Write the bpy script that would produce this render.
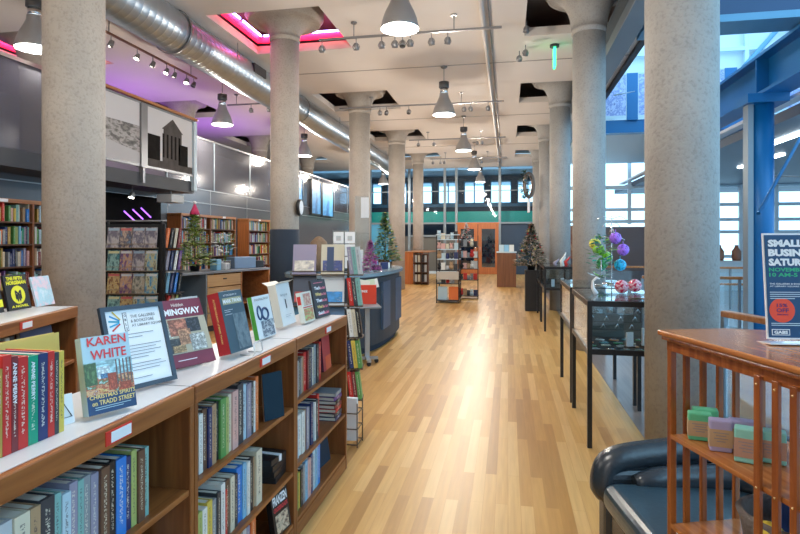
import bpy, math, random
from mathutils import Vector, Matrix, Euler
R = math.radians
random.seed(7)
sc = bpy.context.scene
for o in list(bpy.data.objects): bpy.data.objects.remove(o)
col = sc.collection

# ------------------------------------------------------------------ camera, world, exposure
FPX = 560.0
cam = bpy.data.cameras.new('camera'); camo = bpy.data.objects.new('camera', cam); col.objects.link(camo)
cam.sensor_width = 36; cam.lens = 36 * FPX / 800; cam.shift_y = -27 / 800
cam.clip_start = .05; cam.clip_end = 300
camo.location = (0, 0, 1.6); camo.rotation_euler = (R(90), 0, math.atan(108 / FPX))
sc.camera = camo
sc.view_settings.view_transform = 'Standard'; sc.view_settings.look = 'None'
sc.view_settings.gamma = 1; sc.view_settings.use_curve_mapping = False
sc.view_settings.exposure = 0.72
W = bpy.data.worlds.new('world'); sc.world = W; W.use_nodes = True
bg = W.node_tree.nodes['Background']; bg.inputs[0].default_value = (.40, .73, 1.0, 1); bg.inputs[1].default_value = 2.1
PEND_W, SPOT_W = 108, 44

def light(name, kind, loc, energy, color=(1, 1, 1), rot=(0, 0, 0), size=.1, parent=None, **k):
    l = bpy.data.lights.new(name, kind); l.energy = energy; l.color = color
    if kind == 'AREA':
        l.size = size
        if 'size_y' in k: l.shape = 'RECTANGLE'; l.size_y = k['size_y']
    else: l.shadow_soft_size = size
    if kind == 'SPOT': l.spot_size = k.get('spot', R(120)); l.spot_blend = .6
    o = bpy.data.objects.new(name, l); col.objects.link(o); o.location = loc; o.rotation_euler = rot
    if parent: o.parent = parent
    return o

# ------------------------------------------------------------------ materials
MC = {}
def newmat(name):
    m = bpy.data.materials.new(name); m.use_nodes = True
    return m, m.node_tree.nodes, m.node_tree.links, m.node_tree.nodes['Principled BSDF']
def paint(name, c, rough=.5, metal=0, spec=.5, noise=0, bump=0, scale=20):
    if name in MC: return MC[name]
    m, n, l, p = newmat(name)
    p.inputs['Base Color'].default_value = (*c, 1); p.inputs['Roughness'].default_value = rough
    p.inputs['Metallic'].default_value = metal; p.inputs['Specular IOR Level'].default_value = spec
    if noise or bump:
        tc = n.new('ShaderNodeTexCoord'); nz = n.new('ShaderNodeTexNoise'); nz.inputs['Scale'].default_value = scale; nz.inputs['Detail'].default_value = 5
        l.new(tc.outputs['Object'], nz.inputs['Vector'])
        if noise:
            mx = n.new('ShaderNodeMix'); mx.data_type = 'RGBA'
            mx.inputs[6].default_value = (*[x * (1 - noise) for x in c], 1); mx.inputs[7].default_value = (*[min(1, x * (1 + noise)) for x in c], 1)
            l.new(nz.outputs['Fac'], mx.inputs[0]); l.new(mx.outputs[2], p.inputs['Base Color'])
        if bump:
            b = n.new('ShaderNodeBump'); b.inputs['Strength'].default_value = bump; b.inputs['Distance'].default_value = .01
            l.new(nz.outputs['Fac'], b.inputs['Height']); l.new(b.outputs[0], p.inputs['Normal'])
    MC[name] = m; return m
def emit(name, c, s):
    if name in MC: return MC[name]
    m, n, l, p = newmat(name)
    p.inputs['Base Color'].default_value = (*c, 1); p.inputs['Emission Color'].default_value = (*c, 1); p.inputs['Emission Strength'].default_value = s
    MC[name] = m; return m
def ramp(n, stops):
    r = n.new('ShaderNodeValToRGB'); e = r.color_ramp.elements
    while len(e) < len(stops): e.new(.5)
    for k, (p, c) in enumerate(stops): e[k].position = p; e[k].color = (*c, 1)
    return r
def wood(name, c1, c2, axis=1, rough=.35, scale=6):
    if name in MC: return MC[name]
    m, n, l, p = newmat(name); tc = n.new('ShaderNodeTexCoord'); mp = n.new('ShaderNodeMapping')
    s = [scale * 4] * 3; s[axis] = scale * .22; mp.inputs['Scale'].default_value = s
    nz = n.new('ShaderNodeTexNoise'); nz.inputs['Scale'].default_value = 1.6; nz.inputs['Detail'].default_value = 6; nz.inputs['Distortion'].default_value = .6
    l.new(tc.outputs['Object'], mp.inputs[0]); l.new(mp.outputs[0], nz.inputs['Vector'])
    r = ramp(n, [(.3, c1), (.7, c2)]); l.new(nz.outputs['Fac'], r.inputs[0]); l.new(r.outputs[0], p.inputs['Base Color'])
    p.inputs['Roughness'].default_value = rough; MC[name] = m; return m
def glassy(name, tint, fac=.12, rough=.03, gl=(1, 1, 1), power=3):
    if name in MC: return MC[name]
    m, n, l, p = newmat(name); out = n['Material Output']; n.remove(p)
    t = n.new('ShaderNodeBsdfTransparent'); t.inputs[0].default_value = (*tint, 1)
    g = n.new('ShaderNodeBsdfGlossy'); g.inputs['Roughness'].default_value = rough; g.inputs[0].default_value = (*gl, 1)
    lw = n.new('ShaderNodeLayerWeight'); lw.inputs[0].default_value = .35
    mr = n.new('ShaderNodeMath'); mr.operation = 'MULTIPLY_ADD'; mr.inputs[1].default_value = .6; mr.inputs[2].default_value = fac
    l.new(lw.outputs['Fresnel'], mr.inputs[0])
    x = n.new('ShaderNodeMixShader'); l.new(mr.outputs[0], x.inputs[0]); l.new(t.outputs[0], x.inputs[1]); l.new(g.outputs[0], x.inputs[2]); l.new(x.outputs[0], out.inputs[0])
    MC[name] = m; return m
def concrete(name, c):
    if name in MC: return MC[name]
    m, n, l, p = newmat(name); tc = n.new('ShaderNodeTexCoord')
    a = n.new('ShaderNodeTexNoise'); a.inputs['Scale'].default_value = 1.3; a.inputs['Detail'].default_value = 8; a.inputs['Roughness'].default_value = .65
    b = n.new('ShaderNodeTexNoise'); b.inputs['Scale'].default_value = 45; b.inputs['Detail'].default_value = 4
    v = n.new('ShaderNodeTexVoronoi'); v.inputs['Scale'].default_value = 20
    for q in (a, b, v): l.new(tc.outputs['Object'], q.inputs['Vector'])
    r = ramp(n, [(.25, [x * .74 for x in c]), (.5, c), (.75, [min(1, x * 1.18) for x in c])]); l.new(a.outputs['Fac'], r.inputs[0])
    r2 = ramp(n, [(.30, (.80, .80, .80)), (.5, (1, 1, 1))]); l.new(b.outputs['Fac'], r2.inputs[0])
    r3 = ramp(n, [(.03, (.40, .40, .40)), (.09, (1, 1, 1))]); l.new(v.outputs['Distance'], r3.inputs[0])
    x = n.new('ShaderNodeMix'); x.data_type = 'RGBA'; x.blend_type = 'MULTIPLY'; x.inputs[0].default_value = 1
    y = n.new('ShaderNodeMix'); y.data_type = 'RGBA'; y.blend_type = 'MULTIPLY'; y.inputs[0].default_value = .55
    l.new(r.outputs[0], x.inputs[6]); l.new(r2.outputs[0], x.inputs[7]); l.new(x.outputs[2], y.inputs[6]); l.new(r3.outputs[0], y.inputs[7]); l.new(y.outputs[2], p.inputs['Base Color'])
    bp = n.new('ShaderNodeBump'); bp.inputs['Strength'].default_value = .4; bp.inputs['Distance'].default_value = .01
    l.new(b.outputs['Fac'], bp.inputs['Height']); l.new(bp.outputs[0], p.inputs['Normal']); p.inputs['Roughness'].default_value = .75
    MC[name] = m; return m
def floor_mat():
    m, n, l, p = newmat('maple_strip_floor'); tc = n.new('ShaderNodeTexCoord'); mp = n.new('ShaderNodeMapping'); mp.inputs['Rotation'].default_value = (0, 0, R(90))
    br = n.new('ShaderNodeTexBrick'); br.offset = .37; br.offset_frequency = 2; br.squash = 1
    br.inputs['Scale'].default_value = 1; br.inputs['Brick Width'].default_value = 1.15; br.inputs['Row Height'].default_value = .075; br.inputs['Mortar Size'].default_value = .0012
    br.inputs['Color1'].default_value = (0, 0, 0, 1); br.inputs['Color2'].default_value = (1, 1, 1, 1); br.inputs['Mortar'].default_value = (.25, .25, .25, 1); br.inputs['Bias'].default_value = 0
    l.new(tc.outputs['Object'], mp.inputs[0]); l.new(mp.outputs[0], br.inputs['Vector'])
    r = ramp(n, [(0, (.38, .185, .045)), (.35, (.50, .265, .072)), (.7, (.58, .33, .105)), (1, (.64, .40, .16))]); l.new(br.outputs['Color'], r.inputs[0])
    m2 = n.new('ShaderNodeMapping'); m2.inputs['Scale'].default_value = (30, 1.5, 1); nz = n.new('ShaderNodeTexNoise'); nz.inputs['Scale'].default_value = 1.5; nz.inputs['Detail'].default_value = 5
    l.new(tc.outputs['Object'], m2.inputs[0]); l.new(m2.outputs[0], nz.inputs['Vector'])
    r2 = ramp(n, [(.3, (.84, .82, .78)), (.7, (1.0, 1.0, 1.0))]); l.new(nz.outputs['Fac'], r2.inputs[0])
    x = n.new('ShaderNodeMix'); x.data_type = 'RGBA'; x.blend_type = 'MULTIPLY'; x.inputs[0].default_value = 1
    l.new(r.outputs[0], x.inputs[6]); l.new(r2.outputs[0], x.inputs[7]); l.new(x.outputs[2], p.inputs['Base Color'])
    p.inputs['Roughness'].default_value = .36; p.inputs['Specular IOR Level'].default_value = .42
    return m
def art(name, cols, scale=5, rough=.4, dist=1.0):
    """printed picture: blotches of the given colours"""
    if name in MC: return MC[name]
    m, n, l, p = newmat(name); tc = n.new('ShaderNodeTexCoord'); nz = n.new('ShaderNodeTexNoise')
    nz.inputs['Scale'].default_value = scale; nz.inputs['Detail'].default_value = 4; nz.inputs['Roughness'].default_value = .6; nz.inputs['Distortion'].default_value = 0
    nz.noise_dimensions = '4D'; nz.inputs['W'].default_value = (sum(map(ord, name)) % 97) * 1.7
    l.new(tc.outputs['Generated'], nz.inputs['Vector'])
    k = len(cols); st = [(.30 + .48 * i / k, c) for i, c in enumerate(cols)]; r = ramp(n, st); r.color_ramp.interpolation = 'LINEAR'
    l.new(nz.outputs['Fac'], r.inputs[0]); l.new(r.outputs[0], p.inputs['Base Color']); p.inputs['Roughness'].default_value = rough
    MC[name] = m; return m
def spine(name, c, tc_=(.85, .83, .75)):
    """book cloth / jacket with small lettering-like marks running up the spine"""
    key = 'jacket_' + name
    if key in MC: return MC[key]
    m, n, l, p = newmat(key); t = n.new('ShaderNodeTexCoord'); sp = n.new('ShaderNodeSeparateXYZ'); l.new(t.outputs['Generated'], sp.inputs[0])
    mp = n.new('ShaderNodeMapping'); mp.inputs['Scale'].default_value = (1, 5, 55); l.new(t.outputs['Generated'], mp.inputs[0])
    oi = n.new('ShaderNodeObjectInfo'); ad = n.new('ShaderNodeVectorMath'); l.new(mp.outputs[0], ad.inputs[0])
    ml = n.new('ShaderNodeVectorMath'); ml.operation = 'SCALE'; ml.inputs[0].default_value = (13, 57, 91); l.new(oi.outputs['Random'], ml.inputs['Scale']); l.new(ml.outputs[0], ad.inputs[1])
    nz = n.new('ShaderNodeTexNoise'); nz.inputs['Scale'].default_value = 1; nz.inputs['Detail'].default_value = 1; l.new(ad.outputs[0], nz.inputs['Vector'])
    def cmp(sock, op, v):
        q = n.new('ShaderNodeMath'); q.operation = op; q.inputs[1].default_value = v; l.new(sock, q.inputs[0]); return q.outputs[0]
    def mul(a, b):
        q = n.new('ShaderNodeMath'); q.operation = 'MULTIPLY'; l.new(a, q.inputs[0]); l.new(b, q.inputs[1]); return q.outputs[0]
    k = mul(cmp(nz.outputs['Fac'], 'GREATER_THAN', .53), cmp(sp.outputs['X'], 'GREATER_THAN', .97))
    k = mul(k, mul(cmp(sp.outputs['Y'], 'GREATER_THAN', .34), cmp(sp.outputs['Y'], 'LESS_THAN', .66)))
    k = mul(k, mul(cmp(sp.outputs['Z'], 'GREATER_THAN', .16), cmp(sp.outputs['Z'], 'LESS_THAN', .9)))
    x = n.new('ShaderNodeMix'); x.data_type = 'RGBA'; x.inputs[6].default_value = (*c, 1); x.inputs[7].default_value = (*[a_ * .35 + b_ * .65 for a_, b_ in zip(c, tc_)], 1)
    l.new(k, x.inputs[0]); l.new(x.outputs[2], p.inputs['Base Color']); p.inputs['Roughness'].default_value = .42
    MC[key] = m; return m

# ------------------------------------------------------------------ mesh helpers
class MB:
    def __init__(s): s.v = []; s.f = []; s.m = []; s.sm = []
    def add(s, vs, fs, mi=0, smooth=False, M=None):
        b = len(s.v)
        s.v += [tuple(M @ Vector(v)) if M else tuple(v) for v in vs]
        for f in fs: s.f.append([i + b for i in f]); s.m.append(mi); s.sm.append(smooth)
        return s
    def box(s, x0, x1, y0, y1, z0, z1, mi=0, M=None):
        v = [(x, y, z) for z in (z0, z1) for y in (y0, y1) for x in (x0, x1)]
        return s.add(v, [(0, 2, 3, 1), (4, 5, 7, 6), (0, 1, 5, 4), (2, 6, 7, 3), (0, 4, 6, 2), (1, 3, 7, 5)], mi, False, M)
    def lathe(s, prof, c=(0, 0, 0), n=32, mi=0, smooth=True, M=None, sx=1, sy=1, cap=True):
        vs = []; fs = []
        for r, z in prof:
            for k in range(n):
                a = 2 * math.pi * k / n; vs.append((c[0] + r * sx * math.cos(a), c[1] + r * sy * math.sin(a), c[2] + z))
        for j in range(len(prof) - 1):
            for k in range(n):
                k2 = (k + 1) % n; fs.append((j * n + k, j * n + k2, (j + 1) * n + k2, (j + 1) * n + k))
        s.add(vs, fs, mi, smooth, M)
        if cap:
            b = len(s.v) - len(vs); L = (len(prof) - 1) * n
            s.f.append([b + k for k in range(n)][::-1]); s.m.append(mi); s.sm.append(False)
            s.f.append([b + L + k for k in range(n)]); s.m.append(mi); s.sm.append(False)
        return s
    def tube(s, pts, r, n=8, mi=0, closed=False, smooth=True):
        pts = [Vector(p) for p in pts]; N = len(pts); vs = []; fs = []
        rs = r if isinstance(r, (list, tuple)) else [r] * N
        up = None
        for i, p in enumerate(pts):
            a = pts[(i - 1) % N] if (closed or i > 0) else p; b = pts[(i + 1) % N] if (closed or i < N - 1) else p
            d = (b - a).normalized()
            if up is None: up = Vector((0, 0, 1)) if abs(d.z) < .9 else Vector((1, 0, 0))
            u = d.cross(up); u.normalize(); w = u.cross(d); up = w
            for k in range(n):
                t = 2 * math.pi * k / n; vs.append(p + (u * math.cos(t) + w * math.sin(t)) * rs[i])
        for i in range(N if closed else N - 1):
            j = (i + 1) % N
            for k in range(n):
                k2 = (k + 1) % n; fs.append((i * n + k, i * n + k2, j * n + k2, j * n + k))
        s.add(vs, fs, mi, smooth)
        if not closed:
            b = len(s.v) - len(vs)
            s.f.append([b + k for k in range(n)][::-1]); s.m.append(mi); s.sm.append(False)
            s.f.append([b + (N - 1) * n + k for k in range(n)]); s.m.append(mi); s.sm.append(False)
        return s
    def ball(s, c, r, n=12, mi=0, sx=1, sy=1, sz=1):
        pr = [(r * math.sin(math.pi * j / (n // 2 + 2)) + 1e-5, -r * sz * math.cos(math.pi * j / (n // 2 + 2))) for j in range(n // 2 + 3)]
        return s.lathe(pr, c, n, mi, sx=sx, sy=sy, cap=False)
    def quad(s, a, b, c, d, mi=0): return s.add([a, b, c, d], [(0, 1, 2, 3)], mi)
    def prism(s, out, z0, z1, mi=0, M=None):
        n = len(out); vs = [(x, y, z0) for x, y in out] + [(x, y, z1) for x, y in out]
        fs = [tuple(range(n))[::-1], tuple(range(n, 2 * n))] + [(k, (k + 1) % n, n + (k + 1) % n, n + k) for k in range(n)]
        return s.add(vs, fs, mi, False, M)
    def mesh(s, name, mats):
        me = bpy.data.meshes.new(name); me.from_pydata(s.v, [], s.f)
        for m in (mats if isinstance(mats, (list, tuple)) else [mats]): me.materials.append(m)
        me.polygons.foreach_set('material_index', s.m); me.polygons.foreach_set('use_smooth', s.sm); me.update(); return me
    def build(s, name, mats, parent=None, bevel=0, seg=2, loc=None, rot=None, sub=0):
        o = bpy.data.objects.new(name, s.mesh(name, mats)); col.objects.link(o)
        if parent: o.parent = parent
        if loc: o.location = loc
        if rot: o.rotation_euler = rot
        if bevel:
            b = o.modifiers.new('bevel', 'BEVEL'); b.width = bevel; b.segments = seg; b.limit_method = 'ANGLE'; b.angle_limit = R(40)
        if sub:
            b = o.modifiers.new('sub', 'SUBSURF'); b.levels = sub; b.render_levels = sub
        return o
def B(*a, **k): return MB().box(*a, **k)
LABELS = {}
def tag(o, label, cat, group=None, kind=None):
    o['label'] = label; o['category'] = cat
    if group: o['group'] = group
    if kind: o['kind'] = kind
    return o
def thing(name, label, cat, loc=(0, 0, 0), rz=0, group=None):
    o = bpy.data.objects.new(name, None); col.objects.link(o); o.location = loc; o.rotation_euler = (0, 0, rz); o.empty_display_size = .1
    return tag(o, label, cat, group)
def struct(o): o['kind'] = 'structure'; return o
def copy_tree(o, parent=None):
    c = o.copy(); col.objects.link(c); c.parent = parent
    for ch in o.children: copy_tree(ch, c)
    return c
TX = {}
def text_verts(s, bold=0, align='CENTER', spacing=1):
    k = (s, bold, align)
    if k in TX: return TX[k]
    cu = bpy.data.curves.new('t', 'FONT'); cu.body = s; cu.align_x = align; cu.offset = bold; cu.resolution_u = 2; cu.space_line = .95
    o = bpy.data.objects.new('t', cu); col.objects.link(o)
    bpy.context.view_layer.update()
    me = bpy.data.meshes.new_from_object(o.evaluated_get(bpy.context.evaluated_depsgraph_get()))
    vs = [tuple(v.co) for v in me.vertices]; fs = [tuple(p.vertices) for p in me.polygons]
    bpy.data.objects.remove(o); bpy.data.curves.remove(cu); bpy.data.meshes.remove(me)
    TX[k] = (vs, fs); return TX[k]
def text(mb, s, org, right, up, w=None, h=None, bold=.01, mi=0, align='CENTER'):
    """lettering of given width w and/or height h centred on org, lying in plane right/up"""
    vs, fs = text_verts(s, bold, align); xs = [v[0] for v in vs]; ys = [v[1] for v in vs]
    W_, H_ = max(xs) - min(xs), max(ys) - min(ys); cx, cy = (max(xs) + min(xs)) / 2, (max(ys) + min(ys)) / 2
    sx = w / W_ if w else h / H_; sy = h / H_ if h else sx
    O = Vector(org); r = Vector(right); u = Vector(up)
    return mb.add([O + r * ((v[0] - cx) * sx) + u * ((v[1] - cy) * sy) for v in vs], fs, mi)

# common materials
WHITE = paint('white_laminate', (.60, .62, .66), .35); CAB = wood('honey_brown_wood', (.20, .058, .014), (.38, .13, .034), 1, .38, 5)
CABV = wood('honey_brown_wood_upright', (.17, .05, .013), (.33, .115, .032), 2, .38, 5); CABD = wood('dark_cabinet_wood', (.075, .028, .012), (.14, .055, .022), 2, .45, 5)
OAK = wood('red_oak', (.33, .12, .035), (.50, .21, .07), 1, .3, 4)
RACKW = wood('varnished_cherry', (.20, .05, .012), (.38, .125, .03), 2, .22, 5); RACKH = wood('varnished_cherry_board', (.27, .08, .02), (.46, .18, .05), 1, .18, 5)
PAGES = paint('page_block', (.72, .68, .58), .8); BLACK = paint('black_satin', (.012, .013, .016), .35); DARK = paint('charcoal', (.03, .032, .04), .5)
CON = concrete('board_marked_concrete', (.42, .37, .32)); CONR = concrete('cool_concrete', (.37, .36, .345))
STEEL = paint('galvanised_steel', (.55, .57, .60), .28, 1); GREYM = paint('grey_enamel', (.24, .24, .25), .3, .6); CHROME = paint('chrome', (.8, .8, .8), .12, 1)
BLUE = paint('blue_steel', (.004, .13, .34), .38, .1); BLUEL = paint('pale_blue_steel', (.10, .27, .42), .4, .1); GLASS = glassy('clear_glass', (.93, .97, .98), .05)
RED = paint('red_paper', (.62, .03, .02), .5); PAPER = paint('white_paper', (.80, .82, .85), .6); INK = paint('black_ink', (.02, .02, .025), .6)
SLATE = paint('slate_blue_paint', (.022, .034, .055), .7, spec=.25); DESK = paint('blue_grey_desk', (.020, .032, .048), .55, noise=.1, scale=8); DTOP = paint('pale_blue_grey_top', (.17, .25, .31), .25)
LENS = emit('lamp_lens', (1, .93, .8), 22); MULL = paint('grey_mullion', (.22, .27, .31), .4, .3); PALEM = paint('pale_frame', (.55, .68, .76), .4)
DBLUE = paint('deep_blue_wall', (.025, .055, .10), .5); ORANGE = wood('orange_wood', (.42, .11, .025), (.55, .17, .045), 2, .35, 4)

# ------------------------------------------------------------------ the setting
struct(B(-11.5, 2.3, -6, 26.6, -.1, 0).build('floor', floor_mat()))
struct(B(2.3, 20, -6, 30, -.1, 0).build('floor', paint('pale_terrazzo', (.42, .50, .58), .15, noise=.08, scale=3)))
struct(B(-11.5, 20, 26.6, 36, -.1, 0).build('floor', paint('hall_tiles', (.30, .30, .30), .25)))
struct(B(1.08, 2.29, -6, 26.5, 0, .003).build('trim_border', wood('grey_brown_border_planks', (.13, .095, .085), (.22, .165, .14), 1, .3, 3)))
XS = [(-8.4, .9), (-3.62, .9), (1.17, .9)]; YS = [4.15, 8.72, 13.4, 18.0, 22.7, -.45]
holes = [(x - w, x + w, y - .9, y + .9) for x, w in XS for y in YS]
xc = sorted({-11.5, 2.2, -6} | {h[0] for h in holes} | {h[1] for h in holes}); yc = sorted({-6, 26.6} | {h[2] for h in holes} | {h[3] for h in holes})
mb = MB()
for x0, x1 in zip(xc, xc[1:]):
    for y0, y1 in zip(yc, yc[1:]):
        cx, cy = (x0 + x1) / 2, (y0 + y1) / 2
        if not any(a < cx < b and c < cy < d for a, b, c, d in holes): mb.box(x0, x1, y0, y1, 5.02, 5.16)
struct(mb.build('ceiling', paint('warm_white_ceiling', (.74, .68, .63), .8, noise=.03, scale=2)))
struct(B(-11.5, 2.3, -6, 26.6, 5.62, 5.8).build('ceiling', paint('brown_concrete_slab', (.26, .21, .18), .8, noise=.2, scale=3)))
mb = MB()
for y in (1.6, 6.25, 10.95, 15.6, 20.3): mb.box(-6, 2.2, y - .012, y + .012, 5.012, 5.03)
struct(mb.build('trim_1', paint('ceiling_joint_grey', (.32, .29, .27), .7)))
struct(B(2.2, 2.3, -6, 26.6, 4.95, 5.8).build('trim_2', DARK))
struct(B(-11.5, 20, -6.2, -6, -.1, 5.8).build('wall_back', paint('plain_back_wall', (.62, .60, .58), .8)))
struct(B(-11.7, -11.5, -6, 36, -.1, 5.8).build('wall_far_left', paint('mezzanine_wall', (.30, .28, .33), .7)))
GWALL = paint('glossy_grey_panel', (.105, .11, .125), .16, spec=.6)
mb = B(-6.75, -6.6, -6, 26.6, 0, 2.75)
mb.box(-6.6, -6.585, -6, 26.6, 2.40, 2.415, 1); mb.box(-6.6, -6.585, -6, 26.6, 2.70, 2.715, 1)
for y in (9.98, 11.6, 13.4, 15.2): mb.box(-6.6, -6.595, y, y + .01, 0, 2.75, 1)
struct(mb.build('wall_left', [GWALL, paint('thin_steel_joint', (.42, .44, .46), .3, .5)]))
struct(B(-11.5, -6.75, -6, 26.6, 2.45, 2.75).build('trim_3', DARK))        # mezzanine deck
struct(B(-6.598, -6.55, 7.45, 9.7, 0, 2.4).build('wall_alcove', paint('black_drape', (.002, .002, .003), .9, spec=.1)))
# glazed guard above the left wall, beyond the photo balcony
SMOKE, n_, l_, p_ = newmat('smoked_glass'); p_.inputs['Base Color'].default_value = (.11, .11, .13, 1); p_.inputs['Roughness'].default_value = .12
tr_ = n_.new('ShaderNodeBsdfTransparent'); tr_.inputs[0].default_value = (.75, .75, .8, 1); mx_ = n_.new('ShaderNodeMixShader'); mx_.inputs[0].default_value = .62
l_.new(tr_.outputs[0], mx_.inputs[1]); l_.new(p_.outputs[0], mx_.inputs[2]); l_.new(mx_.outputs[0], n_['Material Output'].inputs[0])
g = thing('glass_guard', 'long smoked glass guard rail of the left upper gallery above the grey wall', 'guard rail', (-6.6, 9.95, 2.72))
for k in range(9):
    B(-.012, .012, k * 1.8 + .02, k * 1.8 + 1.78, 0, 1.08).build('glass_panel', SMOKE, g)
    B(-.02, .02, k * 1.8 - .02, k * 1.8 + .02, 0, 1.1).build('post', MULL, g)
B(-.03, .03, -.05, 16.2, 1.08, 1.12).build('top_rail', GREYM, g)
g = thing('glass_guard', 'smoked glass guard rail at far left above the tall bookcase, left of the near column', 'guard rail', (-6.0, .4, 2.72))
for k in range(4):
    B(-.012, .012, k * 1.7 + .02, k * 1.7 + 1.68, 0, 1.1).build('glass_panel', SMOKE, g); B(-.02, .02, k * 1.7 - .02, k * 1.7 + .02, 0, 1.12).build('post', MULL, g)
B(-.03, .03, -.05, 6.85, 1.1, 1.15).build('top_rail', CHROME, g)
struct(B(-6.6, -5.97, .3, 9.9, 2.50, 2.72).build('trim_4', DARK))          # balcony edge
# far partition and hall beyond
mb = MB()
for x in (-6.6, -4.66, -2.95, -2.4, -.38, 2.2): mb.box(x - .06, x + .06, 26.5, 26.62, 0, 5.02)
mb.box(-11.5, 2.2, 26.52, 26.6, 2.36, 2.44).box(-11.5, 2.2, 26.53, 26.6, 3.9, 3.94)
mb.box(-4.66, -2.4, 26.52, 26.6, 1.75, 1.84)
struct(mb.build('window_1', MULL))
struct(B(-11.5, 2.2, 26.55, 26.57, 2.44, 5.02).build('window_2', glassy('partition_glass', (.93, .97, .98), .0, .02, (.35, .35, .35))))
struct(B(-11.5, 2.3, 27.6, 27.7, 2.42, 3.0).build('trim_5', paint('teal_green_band', (.01, .42, .36), .4)))
struct(B(-.3, 2.2, 26.62, 26.7, 0, 2.4).build('wall_end', DBLUE))
struct(B(-6.6, -2.45, 26.62, 26.7, 0, 1.78).build('wall_low_end', paint('olive_grey_panel', (.13, .13, .12), .5)))
struct(B(-11.5, 2.3, 27.7, 36, 5.05, 5.2).build('ceiling', paint('hall_ceiling', (.35, .48, .60), .6)))
wz0, wz1 = 3.55, 4.78; mb = MB(); wf = MB(); yb = 30.5
step = 1.415; x = 1.6; spans = []
while x > -11: spans.append((x - 1.12, x)); x -= step
xs = [2.3] + [q for s in spans for q in (s[1], s[0])] + [-11.5]
for a, b in zip(xs[::2], xs[1::2]): mb.box(b, a, yb, yb + .2, 0, 6)
mb.box(-11.5, 2.3, yb + .001, yb + .199, 0, wz0).box(-11.5, 2.3, yb + .001, yb + .199, wz1, 6)
struct(mb.build('wall_far', DBLUE))
for k, (a, b) in enumerate(spans):
    f = MB(); m_ = (a + b) / 2
    for q in (a, m_ - .03, b - .06): f.box(q, q + .06, yb - .05, yb + .15, wz0, wz1)
    f.box(a, b, yb - .05, yb + .15, wz0, wz0 + .07).box(a, b, yb - .05, yb + .15, wz1 - .07, wz1)
    struct(f.build('window_%d' % (k + 3), paint('blue_window_frame', (.04, .20, .38), .4)))
struct(B(-11.5, 2.3, yb - .12, yb, wz0 - .16, wz0).build('trim_6', paint('blue_sill', (.05, .20, .36), .4)))
# double doors
for k, x0 in enumerate((-2.36, -1.38)):
    f = MB(); w_ = .96
    f.box(x0, x0 + .17, 26.5, 26.56, 0, 2.34).box(x0 + w_ - .17, x0 + w_, 26.5, 26.56, 0, 2.34).box(x0 + .17, x0 + w_ - .17, 26.5, 26.56, 2.12, 2.34).box(x0 + .17, x0 + w_ - .17, 26.5, 26.56, 0, .32)
    d = struct(f.build('door_%d' % (k + 1), ORANGE, bevel=.006))
    B(x0 + .17, x0 + w_ - .17, 26.525, 26.535, .32, 2.12).build('glass_pane', glassy('door_glass', (.35, .5, .62), .1), d)
    hx = x0 + (w_ - .1 if k == 0 else .1)
    MB().tube([(hx, 26.5, .95), (hx, 26.44, .97), (hx, 26.44, 1.25), (hx, 26.5, 1.27)], .012).build('pull_handle', CHROME, d)
struct(B(-2.42, -.4, 26.48, 26.6, 2.34, 2.42).build('trim_7', ORANGE))
struct(B(-4.66, -2.4, 26.44, 26.52, 0, .12).build('baseboard_end', PALEM))
struct(B(-6.6, -5.2, 26.6, 26.66, 0, 2.36).build('door_3', paint('blue_lit_door', (.10, .42, .68), .3)))

# ------------------------------------------------------------------ columns
def column(x, y, r, mat, label, neck=4.62, top=5.3, paintz=0, cr=.56):
    t = thing('concrete_column', label, 'column', (x, y, 0))
    mb = MB(); zs = [0, 1.75, 1.76, neck]
    prof = [(r, 0), (r, neck)]
    mb.lathe(prof, n=48); mb.build('shaft', mat, t)
    cp = [(r, neck), (r + .014, neck + .01), (r + .014, neck + .05), (r + .02, neck + .07)]
    for i in range(9):
        a = i / 8 * math.pi / 2; cp.append((r + .02 + (cr - r - .06) * (1 - math.cos(a)), neck + .07 + (top - neck - .2) * math.sin(a)))
    cp += [(cr, top - .13), (cr + .03, top - .12), (cr + .03, top - .06), (cr + .08, top - .04), (cr + .08, 5.62)]
    MB().lathe(cp, n=48).build('capital', mat, t)
    if paintz: MB().lathe([(r + .006, 0), (r + .006, paintz), (r, paintz + .004)], n=48).build('painted_base', SLATE, t)
    return t
CLAB = ['large pitted concrete column nearest on the left, behind the low bookcases', 'concrete column with slate-painted base rising behind the service desk', 'third concrete column of the left row, between service desk and small tree',
        'fourth concrete column of the left row, behind the decorated desk tree', 'farthest concrete column of the left row, by the glass partition']
LCOL = [(-3.62, 4.15, .235), (-3.62, 8.72, .232), (-3.60, 13.4, .26), (-3.58, 18.0, .27), (-3.62, 22.7, .215)]
for k, (x, y, r) in enumerate(LCOL): column(x, y, r, CON, CLAB[k], neck=4.85 if k == 1 else 4.7, paintz=1.77 if k == 1 else 0)
RLAB = ['large pitted concrete column nearest on the right, behind the wooden rack', 'concrete column behind the glass cases, second in the right row', 'third concrete column of the right row, beside the bare white wall',
        'fourth concrete column of the right row, beyond the black pedestal', 'farthest concrete column of the right row, by the end wall']
for k, (x, y) in enumerate([(1.17, 4.15), (1.17, 8.62), (1.17, 13.3), (1.17, 17.8), (1.17, 22.4)]): column(x, y, .232, CONR if k < 2 else CONR, RLAB[k], neck=4.62)
for k, y in enumerate((8.72, 13.4, 18.0, 22.7)):
    column(-8.4, y, .25, CON, ['upper gallery column under the red-lit ceiling recess, behind the nearest left column', 'upper gallery column in purple light behind the photo panels', 'upper gallery column behind the smoked glass guard, hidden by the slate-based column', 'upper gallery column at the far left end near the blue panels'][k])

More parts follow.
